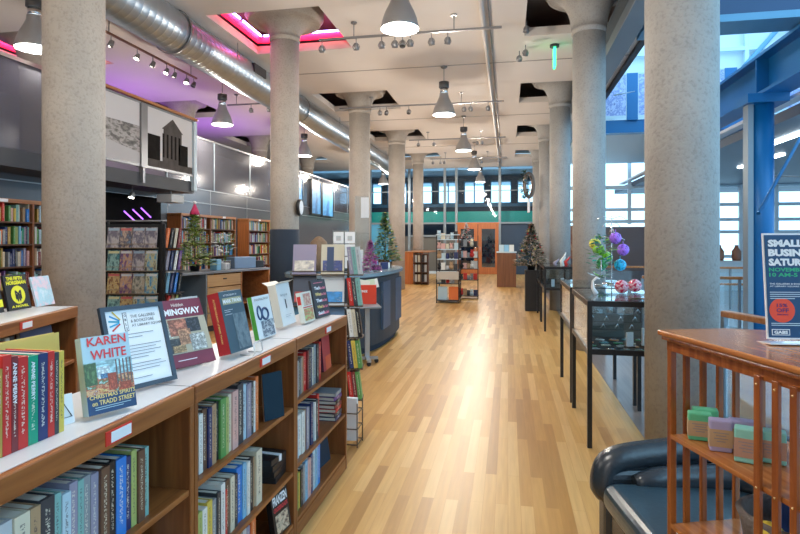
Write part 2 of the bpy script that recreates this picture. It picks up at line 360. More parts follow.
# ------------------------------------------------------------------ duct, conduit, neon
t = thing('spiral_air_duct', 'long round galvanised spiral air duct along the left side of the ceiling', 'duct', (-4.9, -6, 4.70))
prof = []; z = 0
while z < 31.5:
    prof += [(.31, z), (.31, z + .12), (.3125, z + .127), (.31, z + .134)]; z += .14
MB().lathe(prof, n=40, M=Matrix.Rotation(R(-90), 4, 'X')).build('duct_body', paint('spiral_steel', (.42, .48, .54), .36, .9, noise=.15, scale=3), t)
for y in (8.2, 13.5, 18.5, 23): MB().lathe([(.328, y), (.335, y + .01), (.335, y + .05), (.328, y + .06)], n=40, M=Matrix.Rotation(R(-90), 4, 'X'), cap=False).build('band', GREYM, t)
for y in (9, 15, 21, 27):
    MB().tube([(-.3, y, .05), (-.3, y, .46)], .006).tube([(.3, y, .05), (.3, y, .46)], .006).build('hanger', GREYM, t)
o = B(.26, .33, 15.6, 16.1, .0, .16).build('grille', DARK, t, loc=(0, 0, 0))
t = tag(MB().tube([(-.38, -2, 4.975), (-.38, 26.5, 4.975)], .035).build('electrical_conduit', paint('white_pipe', (.6, .57, .55), .5)), 'straight pale conduit running down the middle of the ceiling', 'pipe')
t = tag(MB().tube([(-.28, 6, 4.99), (-.28, 26.4, 4.99)], .012).build('thin_conduit', GREYM), 'thin dark conduit beside the pale ceiling conduit', 'pipe')
NEON = emit('red_neon', (1, .01, .05), 2.4); NEONB = emit('violet_tube', (.45, .35, 1), 9)
def neon(cx, cy, label):
    t = thing('recess_neon_light', label, 'light', (cx, cy, 5.3))
    B(-.88, -.80, -.85, .85, -.1, .0).box(-.8, .85, .80, .88, -.1, .0).build('red_strip', NEON, t)
    B(-.78, -.755, -.75, -.05, -.02, .01).box(-.78, -.755, .05, .76, -.02, .01).box(-.72, .80, .755, .78, -.02, .01).build('violet_tube', NEONB, t)
neon(-3.62, 8.72, 'red and violet neon strips in the ceiling recess around the slate-based column')
neon(-8.4, 8.72, 'red neon strips in the gallery ceiling recess at far left')
neon(-8.4, 4.15, 'red neon strips in the gallery ceiling recess at the frame edge')
for y, e in ((11.2, 60), (15.0, 60)):
    light('purple_gallery_light', 'SPOT', (-8.6, y, 3.1), e * 1.25, (.45, .10, 1), (R(180), 0, 0), .15, spot=R(140))
    t = tag(MB().lathe([(.05, 0), (.09, .02), (.09, .16), (.07, .18)], n=16).build('purple_uplight', emit('purple_lens', (.5, .1, 1), 4), loc=(-8.6, y, 2.75)), 'purple uplight on the gallery deck, %s' % ('nearer one' if y < 12 else 'farther one'), 'light')

# ------------------------------------------------------------------ pendants and track lights
def pendant(loc, label, power=PEND_W, first=[None]):
    x, y = loc
    if first[0] is None:
        t = thing('pendant_lamp', label, 'lamp', (x, y, 5.02), 0, 'grey bell pendant lamps')
        MB().lathe([(.001, 0), (.07, 0), (.06, -.03), (.02, -.05), (.001, -.05)][::-1], n=20).build('ceiling_rose', GREYM, t)
        MB().tube([(0, 0, -.04), (0, 0, -.31)], .008).build('cord', GREYM, t)
        MB().lathe([(.03, -.30), (.10, -.31), (.10, -.42), (.085, -.43)][::-1], n=28).build('ballast_cap', paint('dark_grey_cap', (.09, .09, .095), .4, .3), t)
        MB().lathe([(.078, -.43), (.075, -.54)][::-1], n=28).build('reflector_neck', CHROME, t)
        MB().lathe([(.085, -.53), (.095, -.60), (.13, -.68), (.17, -.76), (.20, -.84), (.222, -.93), (.226, -.96), (.218, -.96), (.21, -.93), (.185, -.83), (.15, -.74), (.10, -.64)][::-1], n=36, cap=False).build('bell_shade', paint('brushed_grey_shade', (.42, .42, .43), .35, .5), t)
        MB().lathe([(.001, -.935), (.212, -.935)], n=32, cap=False).build('diffuser', emit('cool_diffuser', (.80, .93, 1), 7), t)
        first[0] = t
    else:
        t = copy_tree(first[0]); t.location = (x, y, 5.02); t['label'] = label
    light('pendant_light', 'POINT', (x, y, 3.94), power, (1, .90, .78), size=.12)
PL = {(-1.24, 6.42): 'nearest grey bell pendant lamp, cut off by the top of the picture', (-1.24, 11.0): 'grey bell pendant lamp mid-ceiling, second from near in the aisle row', (-1.20, 15.5): 'grey bell pendant lamp over the aisle, third from near',
      (-1.16, 19.7): 'small grey bell pendant lamp over the aisle, fourth from near', (-1.16, 24.1): 'smallest and farthest bell pendant lamp over the aisle', (-6.0, 11.04): 'grey bell pendant lamp before the purple gallery, right of the photo panels',
      (-5.87, 15.6): 'bell pendant lamp just right of the slate-based column', (-5.5, 20.2): 'bell pendant lamp left of the third left column', (-5.4, 24.1): 'far bell pendant lamp between third and fourth left columns', (-6.0, 6.2): 'bell pendant lamp partly hidden behind the nearest left column'}
for (x, y), lb in PL.items(): pendant((x, y), lb)
for x, y in ((-1.24, 1.8), (-1.24, -2.8), (-6.0, 1.6)): pendant((x, y), 'grey bell pendant lamp hanging behind the viewpoint, out of the picture', PEND_W * .9)

def track_head(x, y, z, aim, label, group, on=True, power=SPOT_W, first={}):
    if on not in first:
        t = thing('track_spotlight', label, 'spotlight', (x, y, z), 0, group)
        MB().tube([(0, 0, 0), (0, 0, -.09)], .008).build('stem', GREYM, t)
        a = [(.055 * math.cos(k * math.pi / 8 * 2), 0, -.14 + .055 * math.sin(k * math.pi / 8 * 2)) for k in range(8)]
        MB().tube(a, .006, 6, closed=True).build('gimbal_ring', GREYM, t)
        Mx = Matrix.Translation((0, 0, -.14)) @ Matrix.Rotation(R(25), 4, 'X')
        MB().lathe([(.02, .06), (.03, .055), (.042, 0), (.048, -.05), (.04, -.05)], n=16, M=Mx, cap=False).build('lamp_head', GREYM, t)
        MB().lathe([(.001, -.045), (.042, -.045)], n=16, M=Mx, cap=False).build('lens', LENS if on else DARK, t)
        first[on] = t
    else:
        t = copy_tree(first[on]); t.location = (x, y, z); t['label'] = label; t['group'] = group
    d = Vector(aim) - Vector((x, y, z - .2)); t.rotation_euler = (0, 0, math.atan2(d.y, d.x) + R(90))
    if on: light('spot_light', 'SPOT', (x, y, z - .22), power, (1, .84, .66), d.to_track_quat('-Z', 'Y').to_euler(), .04, spot=R(48))
def rail(x0, x1, y, z, label):
    t = thing('lighting_track', label, 'track', ((x0 + x1) / 2, y, z)); L = (x1 - x0) / 2
    B(-L, L, -.018, .018, -.015, .015).build('track_bar', GREYM, t)
    for q in ([-L * .6, L * .5]): MB().tube([(q, 0, 0), (q, 0, .24)], .008).build('drop_rod', GREYM, t); MB().lathe([(.05, .22), (.05, .24)], (q, 0, 0), 16).build('ceiling_plate', GREYM, t)
rail(-2.95, -.09, 8.5, 4.78, 'nearest ceiling track carrying spotlights across the aisle')
rail(-4.0, -.09, 13.03, 4.78, 'second ceiling track across the aisle'); rail(-3.1, -.07, 17.6, 4.78, 'third ceiling track across the aisle'); rail(-3.0, -.04, 21.85, 4.78, 'farthest ceiling track across the aisle')
rail(-6.5, -5.35, 12.2, 4.78, 'ceiling track in the purple light behind the left duct')
G1 = 'spotlights on the nearest aisle track'
H = [(-2.9, 1, (-2.4, 4, 0)), (-2.34, 1, (-1.6, 3, 0)), (-1.93, 0, (-2, 6, 0)), (-1.72, 0, (-1, 5, 0)), (-1.60, 0, (-2, 12, 0)), (-1.48, 0, (-1.4, 5, 0)), (-1.15, 1, (-1.9, 5.2, .5)), (-.90, 1, (.9, 5.2, .5))]
NM = ['unlit', 'lit']; OR = 'first second third fourth fifth sixth seventh eighth ninth tenth eleventh twelfth thirteenth fourteenth fifteenth sixteenth seventeenth eighteenth nineteenth twentieth'.split()
OR += [a + '-' + b for a in ('twenty', 'thirty', 'forty', 'fifty', 'sixty', 'seventy') for b in OR[:9]]
def heads(lst, y, z, grp, where):
    for k, (x, on, aim) in enumerate(lst): track_head(x, y, z, aim, '%s spotlight, %s from left on the %s' % (NM[on], OR[k], where), grp, bool(on))
heads(H, 8.5, 4.77, G1, 'nearest aisle track')
heads([(-3.0, 0, (-3, 9, 0)), (-2.84, 0, (-2, 16, 0)), (-2.3, 0, (-2, 16, 0)), (-1.0, 1, (-1, 7, 0)), (-.85, 1, (0, 9, 0)), (-.45, 0, (1, 10, 0))], 13.03, 4.77, 'spotlights on the second aisle track', 'second aisle track')
heads([(-2.8, 1, (-3, 13, 0)), (-2.3, 1, (-2, 12, 0)), (-1.3, 0, (-1, 20, 0)), (-.95, 1, (-1, 13, 0)), (-.8, 1, (0, 14, 0))], 17.6, 4.77, 'spotlights on the third aisle track', 'third aisle track')
heads([(-2.9, 1, (-3, 17, 0)), (-2.6, 1, (-2, 17, 0)), (-2.45, 1, (-2, 18, 0)), (-1.0, 1, (-1, 18, 0)), (-.35, 1, (.5, 18, 0))], 21.85, 4.77, 'spotlights on the farthest aisle track', 'farthest aisle track')
heads([(-5.9, 0, (-6, 10, 0)), (-5.45, 0, (-4, 9, 0))], 12.2, 4.77, 'spotlights behind the left duct', 'track in purple light')
t = thing('lighting_track', 'lengthwise track with spotlights on the left, above the photo panels', 'track', (-6.1, 8.9, 4.82))
B(-.018, .018, -1.5, 1.3, -.015, .015).build('track_bar', paint('rusty_track', (.25, .13, .09), .5), t)
for q in (-1.2, 1.1): MB().tube([(0, q, 0), (0, q, .2)], .008).build('drop_rod', GREYM, t)
for k, (y, on) in enumerate([(7.75, 1), (8.38, 1), (8.8, 1), (9.2, 1), (9.45, 1), (9.85, 1), (10.1, 0)]):
    track_head(-6.1, y, 4.81, (-6.0 if k % 2 else -4.6, y + (.3 if k < 5 else 2), 2.4), '%s spotlight above the photo panels, %s from near end' % (NM[on], OR[k]), 'spotlights above the photo panels', bool(on), SPOT_W * .7)
for k, (x, y) in enumerate(((.28, 8.9), (.30, 10.0), (.20, 10.3))):
    track_head(x, y, 5.0, (1, 8, 0), 'spotlight on the ceiling edge by the right columns, %s from near' % OR[k], 'spotlights by the right ceiling recess', k != 2, SPOT_W * .6)
t = thing('exit_light', 'green glowing exit light hanging from the ceiling at right', 'sign', (.80, 10.15, 5.02))
MB().lathe([(.08, -.04), (.08, 0)], n=16).build('ceiling_plate', DARK, t)
B(-.02, .02, -.09, .09, -.40, -.06).build('lit_panel', emit('green_glow', (.05, .9, .35), 1.6), t)

# ------------------------------------------------------------------ steel and atrium on the right
def ibeam(L, h, w, tw, tf):   # profile in x/z extruded along y
    m = MB(); m.box(-w / 2, w / 2, 0, L, 0, tf).box(-w / 2, w / 2, 0, L, h - tf, h).box(-tw / 2, tw / 2, 0, L, tf, h - tf); return m
t = thing('steel_edge_beam', 'grey steel beam running along the ceiling edge over the right columns', 'beam', (1.66, 3.2, 4.5))
ibeam(23, .46, .28, .03, .03).build('i_section', paint('grey_blue_steel', (.17, .21, .25), .45, .2), t)
t = thing('blue_steel_girder', 'large blue steel girder at upper right running into the atrium', 'beam', (4.15, .5, 3.92))
ibeam(13.9, .66, .42, .04, .05).build('i_section', BLUE, t)
for y in (5.2, 9.5, 13.5): B(-.2, .2, y, y + .03, .05, .61).build('stiffener', BLUE, t)
t = thing('blue_steel_beam', 'deep blue cross beam above the girder at the top right', 'beam', (1.9, 8.5, 4.60))
B(0, 14, 0, .35, .1, 1.0).build('web', paint('deep_blue_beam', (.01, .05, .13), .45), t); B(0, 14, -.1, .45, 0, .1).build('flange', BLUEL, t)
B(5.0, 5.6, -.6, .0, .35, .9).build('bracket', DARK, t)
for k, (x, y, lb) in enumerate(((4.03, 10.0, 'thick blue steel column under the girder at right'), (9.5, 18.0, 'blue steel column deeper in the atrium'))):
    t = thing('blue_steel_column', lb, 'column', (x, y, 0))
    MB().lathe([(.17, 0), (.17, 3.9)], n=28).build('shaft', BLUE, t); B(-.24, -.16, -.1, .1, 0, 3.9).build('side_plate', MULL, t); B(-.3, .3, -.25, .25, 3.78, 3.92).build('cap_plate', BLUE, t)
def rod(a, b, r, label, mat=BLUE, name='tension_rod'): return tag(MB().tube([a, b], r).build(name, mat), label, 'rod')
rod((1.95, 4.9, 1.81), (3.86, 7.3, 3.80), .014, 'thin dark tension rod slanting up to the girder by the blue column')
rod((3.1, 7.35, .55), (3.95, 8.2, 1.35), .03, 'short blue rod slanting behind the poster stand', BLUE)
rod((1.80, 10.2, 4.1), (3.05, 14.6, 5.25), .012, 'thin rod seen between the two right columns', MULL)
def facade(name, x0, x1, y0, y1, z0, z1, nu, zs, mat, w=.06):
    m = MB(); 
    for k in range(nu + 1):
        x = x0 + (x1 - x0) * k / nu; y = y0 + (y1 - y0) * k / nu; m.box(x - w, x + w, y - w, y + w, z0, z1)
    for z in zs:
        if x0 != x1: m.box(x0, x1, y0 - w * .8, y0 + w * .8, z - w, z + w)
        else: m.box(x0 - w * .8, x0 + w * .8, y0, y1, z - w, z + w)
    return struct(m.build(name, mat))
# far atrium wall with balcony and banners
B(1.9, 11.5, 14.9, 15.2, 4.3, 4.62).build('x', BLUE).name = 'blue_gallery_edge_beam'; tag(bpy.data.objects['blue_gallery_edge_beam'], 'blue edge beam of the atrium gallery below the violet banners', 'beam')
struct(B(1.9, 20, 15.2, 22, 4.45, 4.6).build('ceiling', paint('gallery_soffit', (.55, .70, .80), .5)))
t = thing('gallery_banner_rail', 'pair of violet figure banners on the atrium gallery between two right columns', 'banner', (1.95, 14.85, 4.62))
VB = art('violet_crowd_print', [(.12, .16, .42), (.55, .62, .85), (.20, .26, .58), (.62, .70, .90)], 9)
for x0, x1 in ((.02, .95), (1.25, 3.2), (3.5, 5.4)): B(x0, x1, -.01, .01, .1, 1.12).build('banner', VB, t); B(x0, x1, -.02, .02, .02, .1).build('lower_rail', PALEM, t); B(x0, x1, -.02, .02, 1.12, 1.16).build('upper_rail', PALEM, t)
for x in (.97, 3.22): B(x, x + .26, -.03, .03, -.02, 1.15).build('post', BLUE, t)
struct(B(1.9, 20, 17.5, 17.6, 4.6, 8.2).build('wall_gallery', paint('pale_gallery_wall', (.62, .70, .74), .5)))
WP = paint('bright_white_wall', (.78, .86, .92), .5)
struct(B(2.2, 2.4, 26.6, 36, 0, 6).build('wall_hall', DBLUE))
struct(B(1.45, 6.0, 22.3, 22.5, 5.4, 6.2).build('wall_atrium', WP))
facade('window_19', 1.5, 6, 22.4, 22.4, 2.2, 5.4, 3, (2.3, 2.75, 3.6, 5.3), PALEM)
struct(B(1.45, 6.0, 22.3, 22.5, 0, 2.1).build('wall_atrium_low', paint('taupe_wall', (.16, .14, .15), .6)))
struct(B(1.5, 4.5, 22.1, 22.3, 3.5, 3.62).build('trim_8', PALEM))
tag(B(1.7, 2.5, 21.9, 22.2, .9, 2.15).build('framed_picture', art('orange_picture', [(.6, .2, .05), (.2, .08, .05), (.5, .3, .2)], 4)), 'orange picture on the far atrium wall between the right columns', 'picture')
# lit ceiling strip in atrium
struct(B(4.6, 20, 9.5, 26, 3.62, 3.8).build('ceiling', paint('dark_atrium_soffit', (.07, .10, .15), .5)))
for k, (x, y) in enumerate(((5.3, 11.5), (7.2, 11.5), (6.2, 14.5))):
    tag(B(x, x + .14, y, y + 2.4, 3.575, 3.62).build('linear_ceiling_light', emit('linear_tube', (.8, .95, 1), 8)), 'white linear ceiling light in the atrium, %s' % ['nearest, left of the blue column', 'right of the blue column', 'farther in'][k], 'light')
tag(B(4.42, 4.62, 2, 24, 3.84, 3.9).build('white_soffit_strip', paint('white_strip', (.8, .86, .9), .4)), 'white strip running under the blue girder', 'trim')
# glazed facade: mullion grids in front of daylight
facade('window_20', 6, 20, 22.4, 22.4, 0, 8.5, 12, (.1, 1.0, 1.9, 2.35, 2.9, 3.6, 5.2, 6.1, 7.0, 8.2), PALEM)
facade('window_21', 20, 20, -6, 22.4, 0, 8.5, 16, (.1, 1.1, 2.4, 3.6, 5.2, 6.1, 7.0, 8.2), PALEM, .09)
facade('window_23', 1.9, 16, 17.35, 17.35, 4.6, 8.3, 12, (5.9, 7.0, 8.2), PALEM, .05)
m = MB()
for k in range(9): m.tube([(5 + k * 1.3, 17.3, 4.7), (8 + k * 1.3, 17.3, 8.2)], .07, 6)
struct(m.build('window_22', BLUEL))
t = thing('exit_sign', 'small green exit sign high in the atrium at right', 'sign', (7.9, 17.2, 6.35)); B(-.25, .25, -.03, .03, 0, .22).build('sign_box', emit('green_sign', (.05, .75, .45), 1.2), t)
m = MB(); text(m, 'EXIT', (0, -.035, .11), (1, 0, 0), (0, 0, 1), h=.13, bold=.03); m.build('lettering', PAPER, t)
tag(MB().lathe([(.08, 0), (.085, .02), (.085, .85), (.05, .9)], n=20).tube([(-1.2, 0, .05), (0, 0, 0), (1.2, .1, .06)], .012).build('hanging_cylinder_lamp', GREYM, loc=(5.45, 11.2, 2.72)), 'grey cylinder lamp hanging on wires right of the blue column', 'lamp')
tag(MB().tube([(5.45, 11.2, 3.6), (5.45, 11.2, 3.62)], .02).build('lamp_mount', GREYM), 'small mount on the atrium soffit above the cylinder lamp', 'mount')
# wood capped railings
def railing(a, b, label, h=.98, zt=0, extra=()):
    a = Vector(a); b = Vector(b); L = (b - a).length; ang = math.atan2(b.y - a.y, b.x - a.x)
    t = thing('wood_capped_railing', label, 'railing', a, ang)
    B(0, L, -.04, .04, h - .05, h).build('wood_cap', OAK, t, bevel=.01)
    for e in extra: B(0, L, -.025, .025, e, e + .05).build('wood_rail', OAK, t)
    n = max(2, int(L / 1.3))
    for k in range(n + 1): B(L * k / n - .02, L * k / n + .02, -.02, .02, 0, h - .05).build('post', MULL, t)
    B(.03, L - .03, -.006, .006, .1, h - .12).build('glass_panel', GLASS, t)
railing((2.1, 14.2, 0), (9.5, 14.2, 0), 'far wood-capped glass railing crossing the atrium', .98, extra=(.55,))
railing((2.3, 10.4, 0), (8.5, 10.4, 0), 'middle wood-capped railing in the atrium behind the right column', .98)
railing((1.72, 4.95, 0), (2.42, 3.1, 0), 'nearest wood-capped railing behind the poster stand', 1.03)
# shapes seen beyond the atrium railing: shelving with goods
t = thing('atrium_display_shelf', 'long display shelf with brown goods beyond the atrium railing', 'shelf', (5.0, 19.5, 0))
B(0, 4.5, 0, .4, .0, .9).build('body', PALEM, t); B(-.05, 4.55, -.02, .42, .9, .94).build('top', WHITE, t)
for k in range(9):
    tag(MB().lathe([(.12, 0), (.14, .08), (.14, .3), (.06, .42), (.05, .5)], n=12).build('brown_vase', paint('brown_glaze', (.28, .12, .07), .4), loc=(5.2 + k * .5, 19.7, .94)), 'brown vase standing on the atrium display shelf', 'vase', 'brown vases on the atrium shelf')

# ------------------------------------------------------------------ photo panels on the balcony
BW1 = art('old_photo_street', [(.02, .018, .015), (.10, .09, .08), (.40, .37, .35), (.04, .035, .03), (.22, .20, .18)], 5)
PHB = paint('grey_photo_ground', (.42, .40, .40), .4); PHD = paint('photo_dark', (.018, .015, .013), .9, spec=.1, noise=.6, scale=9); PHM = paint('photo_mid', (.10, .088, .08), .9, spec=.1, noise=.5, scale=7); PHS = paint('photo_sky', (.60, .58, .58), .6)
t = thing('photo_panel', 'large black and white photo of a columned building hung on the balcony', 'photo panel', (-5.94, 8.42, 2.85), 0)
B(-.02, 0, 0, 1.36, 0, 1.0).build('print', PHS, t); B(-.03, .01, -.03, 1.39, -.04, 0).build('lower_rail', GREYM, t); B(-.03, .01, -.03, 1.39, 1.0, 1.03).build('upper_rail', GREYM, t)
m = MB(); m.box(.001, .003, 0, 1.36, 0, .13, 1).box(.001, .004, 0, .35, .13, .55, 0).box(.001, .005, .45, 1.0, .62, .70, 2).prism([(.4, .70), (1.04, .70), (.72, .92)], .001, .006, 2, Matrix(((0, 0, 1, 0), (1, 0, 0, 0), (0, 1, 0, 0), (0, 0, 0, 1))))
for k in range(5): m.box(.001, .006, .42 + k * .12, .47 + k * .12, .2, .62, 0)
m.box(.001, .0045, .42, 1.0, .12, .62, 2).box(.001, .006, .9, 1.2, .12, .5, 0)
m.build('picture', [PHD, PHM, PHM], t)
t = thing('photo_panel', 'large black and white street photo on the balcony, just right of the column', 'photo panel', (-5.94, 6.72, 2.85), 0)
B(-.02, 0, 0, 1.5, 0, 1.0).build('print', PHS, t); B(-.03, .01, -.03, 1.53, -.04, 0).build('lower_rail', GREYM, t); B(-.03, .01, -.03, 1.53, 1.0, 1.03).build('upper_rail', GREYM, t)
m = MB(); Mp = Matrix(((0, 0, 1, 0), (1, 0, 0, 0), (0, 1, 0, 0), (0, 0, 0, 1)))
m.prism([(0, .25), (1.5, .15), (1.5, .62), (0, .60)], .001, .004, 0, Mp); m.prism([(0, 0), (1.5, 0), (1.5, .18), (0, .38)], .001, .006, 1, Mp)
m.build('picture', [BW1, PHB], t)
t = thing('balcony_post', 'grey steel bracket post between the two large photo panels', 'post', (-5.97, 8.31, 2.6)); B(-.04, .06, -.08, .08, .2, 1.27).box(-.03, .05, -.03, .03, -.05, .2).build('post', GREYM, t)
t = thing('balcony_post', 'pale steel end post closing the row of photo panels', 'post', (-5.97, 9.85, 2.6)); B(-.04, .06, -.05, .05, -.05, 1.27).build('post', PALEM, t)
o = tag(B(-6.02, -5.92, 7.35, 9.95, 3.90, 3.95).build('wooden_handrail', emit('unused', (0, 0, 0), 0) if 0 else OAK, bevel=.01), 'orange wooden handrail above the two large photo panels', 'handrail')
BP = art('blue_abstract_print', [(.04, .22, .55), (.12, .42, .80), (.03, .14, .40)], 3)
for k, (y0, y1, z0, z1, lb) in enumerate(((16.1, 17.2, 2.55, 3.6, 'tall blue lit poster panel immediately right of the slate-based column'), (18.0, 19.0, 2.47, 3.66, 'blue poster panel in a dark frame, left one of the far pair'), (19.1, 20.4, 2.45, 3.66, 'blue poster panel in a dark frame, right one of the far pair'))):
    t = thing('blue_poster_panel', lb, 'poster', (-6.57, y0, z0)); L = y1 - y0
    B(0, .05, .04, L - .04, .04, z1 - z0 - .04).build('print', BP, t)
    B(-.02, .07, 0, .04, 0, z1 - z0).box(-.02, .07, L - .04, L, 0, z1 - z0).box(-.02, .07, .04, L - .04, 0, .04).box(-.02, .07, .04, L - .04, z1 - z0 - .04, z1 - z0).build('frame', BLACK, t)
t = thing('round_clock', 'small round clock on a bracket at the slate-based column', 'clock', (-3.36, 8.66, 2.13))
MB().lathe([(.10, 0), (.10, .05)], n=24, M=Matrix.Rotation(R(90), 4, 'Y') @ Matrix.Scale(1.35, 4, (1, 0, 0))).build('case', BLACK, t)
MB().lathe([(.085, .051), (.085, .055)], n=24, M=Matrix.Rotation(R(90), 4, 'Y') @ Matrix.Scale(1.35, 4, (1, 0, 0))).build('face', PAPER, t)

for k, (y, z) in enumerate(((8.62, 2.10), (8.85, 2.14), (9.08, 2.18))):
    tag(MB().tube([(-6.53, y, z), (-6.53, y + .28, z - .16)], .012, 6).build('purple_tube_light', emit('purple_tube', (.35, .12, .9), 1.5)), 'slanting purple light tube on the black alcove wall, %s from left' % OR[k], 'light', 'purple tubes in the alcove')
for k, y in enumerate((7.72, 8.45)): track_head(-6.25, y, 2.50, (-6.3, y + .8, 1.2), 'small spotlight under the photo balcony, %s' % ('left one' if k == 0 else 'right one'), 'spotlights under the photo balcony', True, 8)
t = thing('hanging_projector', 'pale grey projector hanging under the end of the photo balcony', 'projector', (-6.05, 9.25, 2.28)); B(-.15, .15, -.2, .2, 0, .14).build('case', paint('projector_grey', (.45, .47, .48), .4), t, bevel=.01); MB().tube([(0, 0, .14), (0, 0, .23)], .02).build('mount', GREYM, t)

# ------------------------------------------------------------------ books
PALET = {'white': (.74, .74, .70), 'cream': (.66, .60, .46), 'tan': (.42, .27, .15), 'brown': (.13, .065, .04), 'maroon': (.20, .025, .03), 'red': (.58, .025, .02), 'orange': (.72, .17, .04), 'pink': (.68, .40, .36),
         'yellow': (.68, .50, .08), 'lime': (.38, .44, .14), 'green': (.10, .30, .08), 'emerald': (.0, .30, .17), 'teal': (.20, .42, .39), 'sky blue': (.22, .48, .68), 'bright blue': (.02, .20, .62), 'navy': (.02, .035, .13), 'pale blue': (.45, .60, .68),
         'lilac': (.29, .27, .36), 'purple': (.12, .05, .20), 'grey': (.25, .27, .29), 'pale grey': (.50, .52, .54), 'charcoal': (.04, .045, .055), 'black': (.015, .015, .018), 'gold': (.42, .26, .05)}
DARKS = {'white', 'cream', 'pink', 'yellow', 'lime', 'teal', 'pale blue', 'pale grey', 'sky blue', 'tan'}
BM = {}
def jacket(c): return spine(c.replace(' ', '_'), PALET[c], (.05, .04, .06) if c in DARKS else (.80, .76, .62))
UC = MB().box(-1, 0, 0, .09, 0, 1).box(-1, 0, .91, 1, 0, 1).box(-.05, 0, .09, .91, 0, 1)
UP = B(-.96, -.05, .09, .91, .012, .985)
UPM = UP.mesh('pages', PAGES); COVM = {}
def shelf_book(parent_loc, rz, t, h, d, c, label, grp, pages=True, lean=0, mi=None):
    """unit book scaled: spine faces +x, thickness along y"""
    if c not in COVM:
        COVM[c] = UC.mesh('book_cover', jacket(c)); COVM[c + '!'] = B(-1, 0, 0, 1, 0, 1).mesh('closed_book', jacket(c))
    o = bpy.data.objects.new('book', COVM[c] if pages else COVM[c + '!']); col.objects.link(o)
    o.location = parent_loc; o.rotation_euler = (lean, 0, rz); o.scale = (d, t, h); tag(o, label, 'book', grp)
    if pages:
        p = bpy.data.objects.new('pages', UPM); col.objects.link(p); p.parent = o
    return o
def size_word(t, h): return 'thick' if t > .04 else ('slim' if t < .022 else ('tall' if h > .235 else 'upright'))
def row(org, rz, y, z, items, where, grp, x=-.03, hmin=.2, hmax=.24, d=(.14, .17), pages=True, ymax=None):
    """items: colour names, placed side by side along local +y starting at y"""
    ca, sa = math.cos(rz), math.sin(rz)
    for k, it in enumerate(items):
        c, t, h = it if isinstance(it, tuple) else (it, random.uniform(.024, .040), random.uniform(hmin, hmax))
        xx = x - random.uniform(0, .012); dd = random.uniform(*d)
        if ymax and y + t > ymax: break
        loc = (org[0] + ca * xx - sa * y, org[1] + sa * xx + ca * y, org[2] + z)
        shelf_book(loc, rz, t * .97, h, dd, c, '%s %s book, %s from near end, %s' % (size_word(t, h), c, OR[k], where), grp, pages)
        y += t
    return y

def low_bookcase(name, label, loc, rz, L, Ht, shelves, depth=.36, tags=(.5,)):
    t = thing(name, label, 'bookcase', loc, rz)
    B(-depth, -.003, 0, .024, 0, Ht - .02).build('side_panel', CABV, t, bevel=.003); B(-depth, -.003, L - .024, L, 0, Ht - .02).build('side_panel', CABV, t, bevel=.003)
    B(-depth, -.012, .024, L - .024, Ht - .062, Ht - .022).build('top_rail', CAB, t)
    B(-depth, -.022, .002, L - .002, Ht - .02, Ht).build('white_top', WHITE, t)
    a = B(-.022, .0, .001, L - .001, Ht - .066, Ht + .001).build('front_edge', CAB, t, bevel=.006)
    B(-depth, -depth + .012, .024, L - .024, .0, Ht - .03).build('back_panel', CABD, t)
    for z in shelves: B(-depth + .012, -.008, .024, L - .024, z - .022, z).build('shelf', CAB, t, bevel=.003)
    B(-.03, -.006, .024, L - .024, 0, shelves[-1] - .024).build('kick_board', CAB, t)
    for q in tags:
        h = B(.0, .003, L * q - .055, L * q + .055, Ht - .052, Ht - .012).build('label_holder', RED, t)
        B(.003, .0045, L * q - .035, L * q + .05, Ht - .047, Ht - .017).build('label_card', PAPER, h)
    return t
FX = -1.107
A1 = (FX, .86, 0); A2 = (FX, 1.845, 0); A3 = (FX, 2.83, 0)
low_bookcase('low_bookcase', 'nearest low wooden bookcase with white top at bottom left', A1, 0, .98, 1.072, (.71, .37, .10), tags=(.59,))
low_bookcase('low_bookcase', 'middle low wooden bookcase with white top holding the maroon book', A2, 0, .98, 1.072, (.714, .373, .10), tags=(.60,))
low_bookcase('low_bookcase', 'farthest low wooden bookcase of the aisle row, its end panel showing', A3, 0, .96, 1.072, (.732, .39, .10), tags=(.55,))
g1 = 'books in the nearest low bookcase'; g2 = 'books in the middle low bookcase'; g3 = 'books in the farthest low bookcase'
row(A1, 0, .14, .71, [('white', .035, .235), ('white', .05, .24), ('pale grey', .035, .235), ('cream', .045, .235), ('tan', .03, .235), ('charcoal', .045, .24), ('teal', .025, .235), ('pale blue', .03, .225), ('lilac', .03, .24), ('teal', .022, .235), ('grey', .03, .235), ('lilac', .03, .23), ('brown', .035, .235), ('black', .028, .24), ('bright blue', .045, .235), ('navy', .028, .225), ('lime', .026, .235), ('brown', .034, .225), ('teal', .028, .222)], 'nearest low bookcase top shelf', g1, d=(.20, .24))
row(A1, 0, .2, .37, ['red', 'navy', 'white', 'green', 'grey', 'brown', 'tan', 'black', 'pale blue', 'maroon', 'cream', 'charcoal', 'teal'], 'nearest low bookcase second shelf', g1)
w2 = 'middle low bookcase top shelf'
row(A2, 0, .085, .714, [('white', .028, .225), ('brown', .034, .235), ('navy', .028, .23), ('tan', .034, .235), ('black', .03, .235), ('green', .045, .24), ('lime', .024, .235), ('cream', .028, .24), ('pink', .05, .245), ('charcoal', .055, .26), ('pale blue', .04, .245), ('lilac', .042, .24), ('charcoal', .026, .24), ('white', .026, .235), ('orange', .03, .25)], w2, g2, d=(.17, .20))
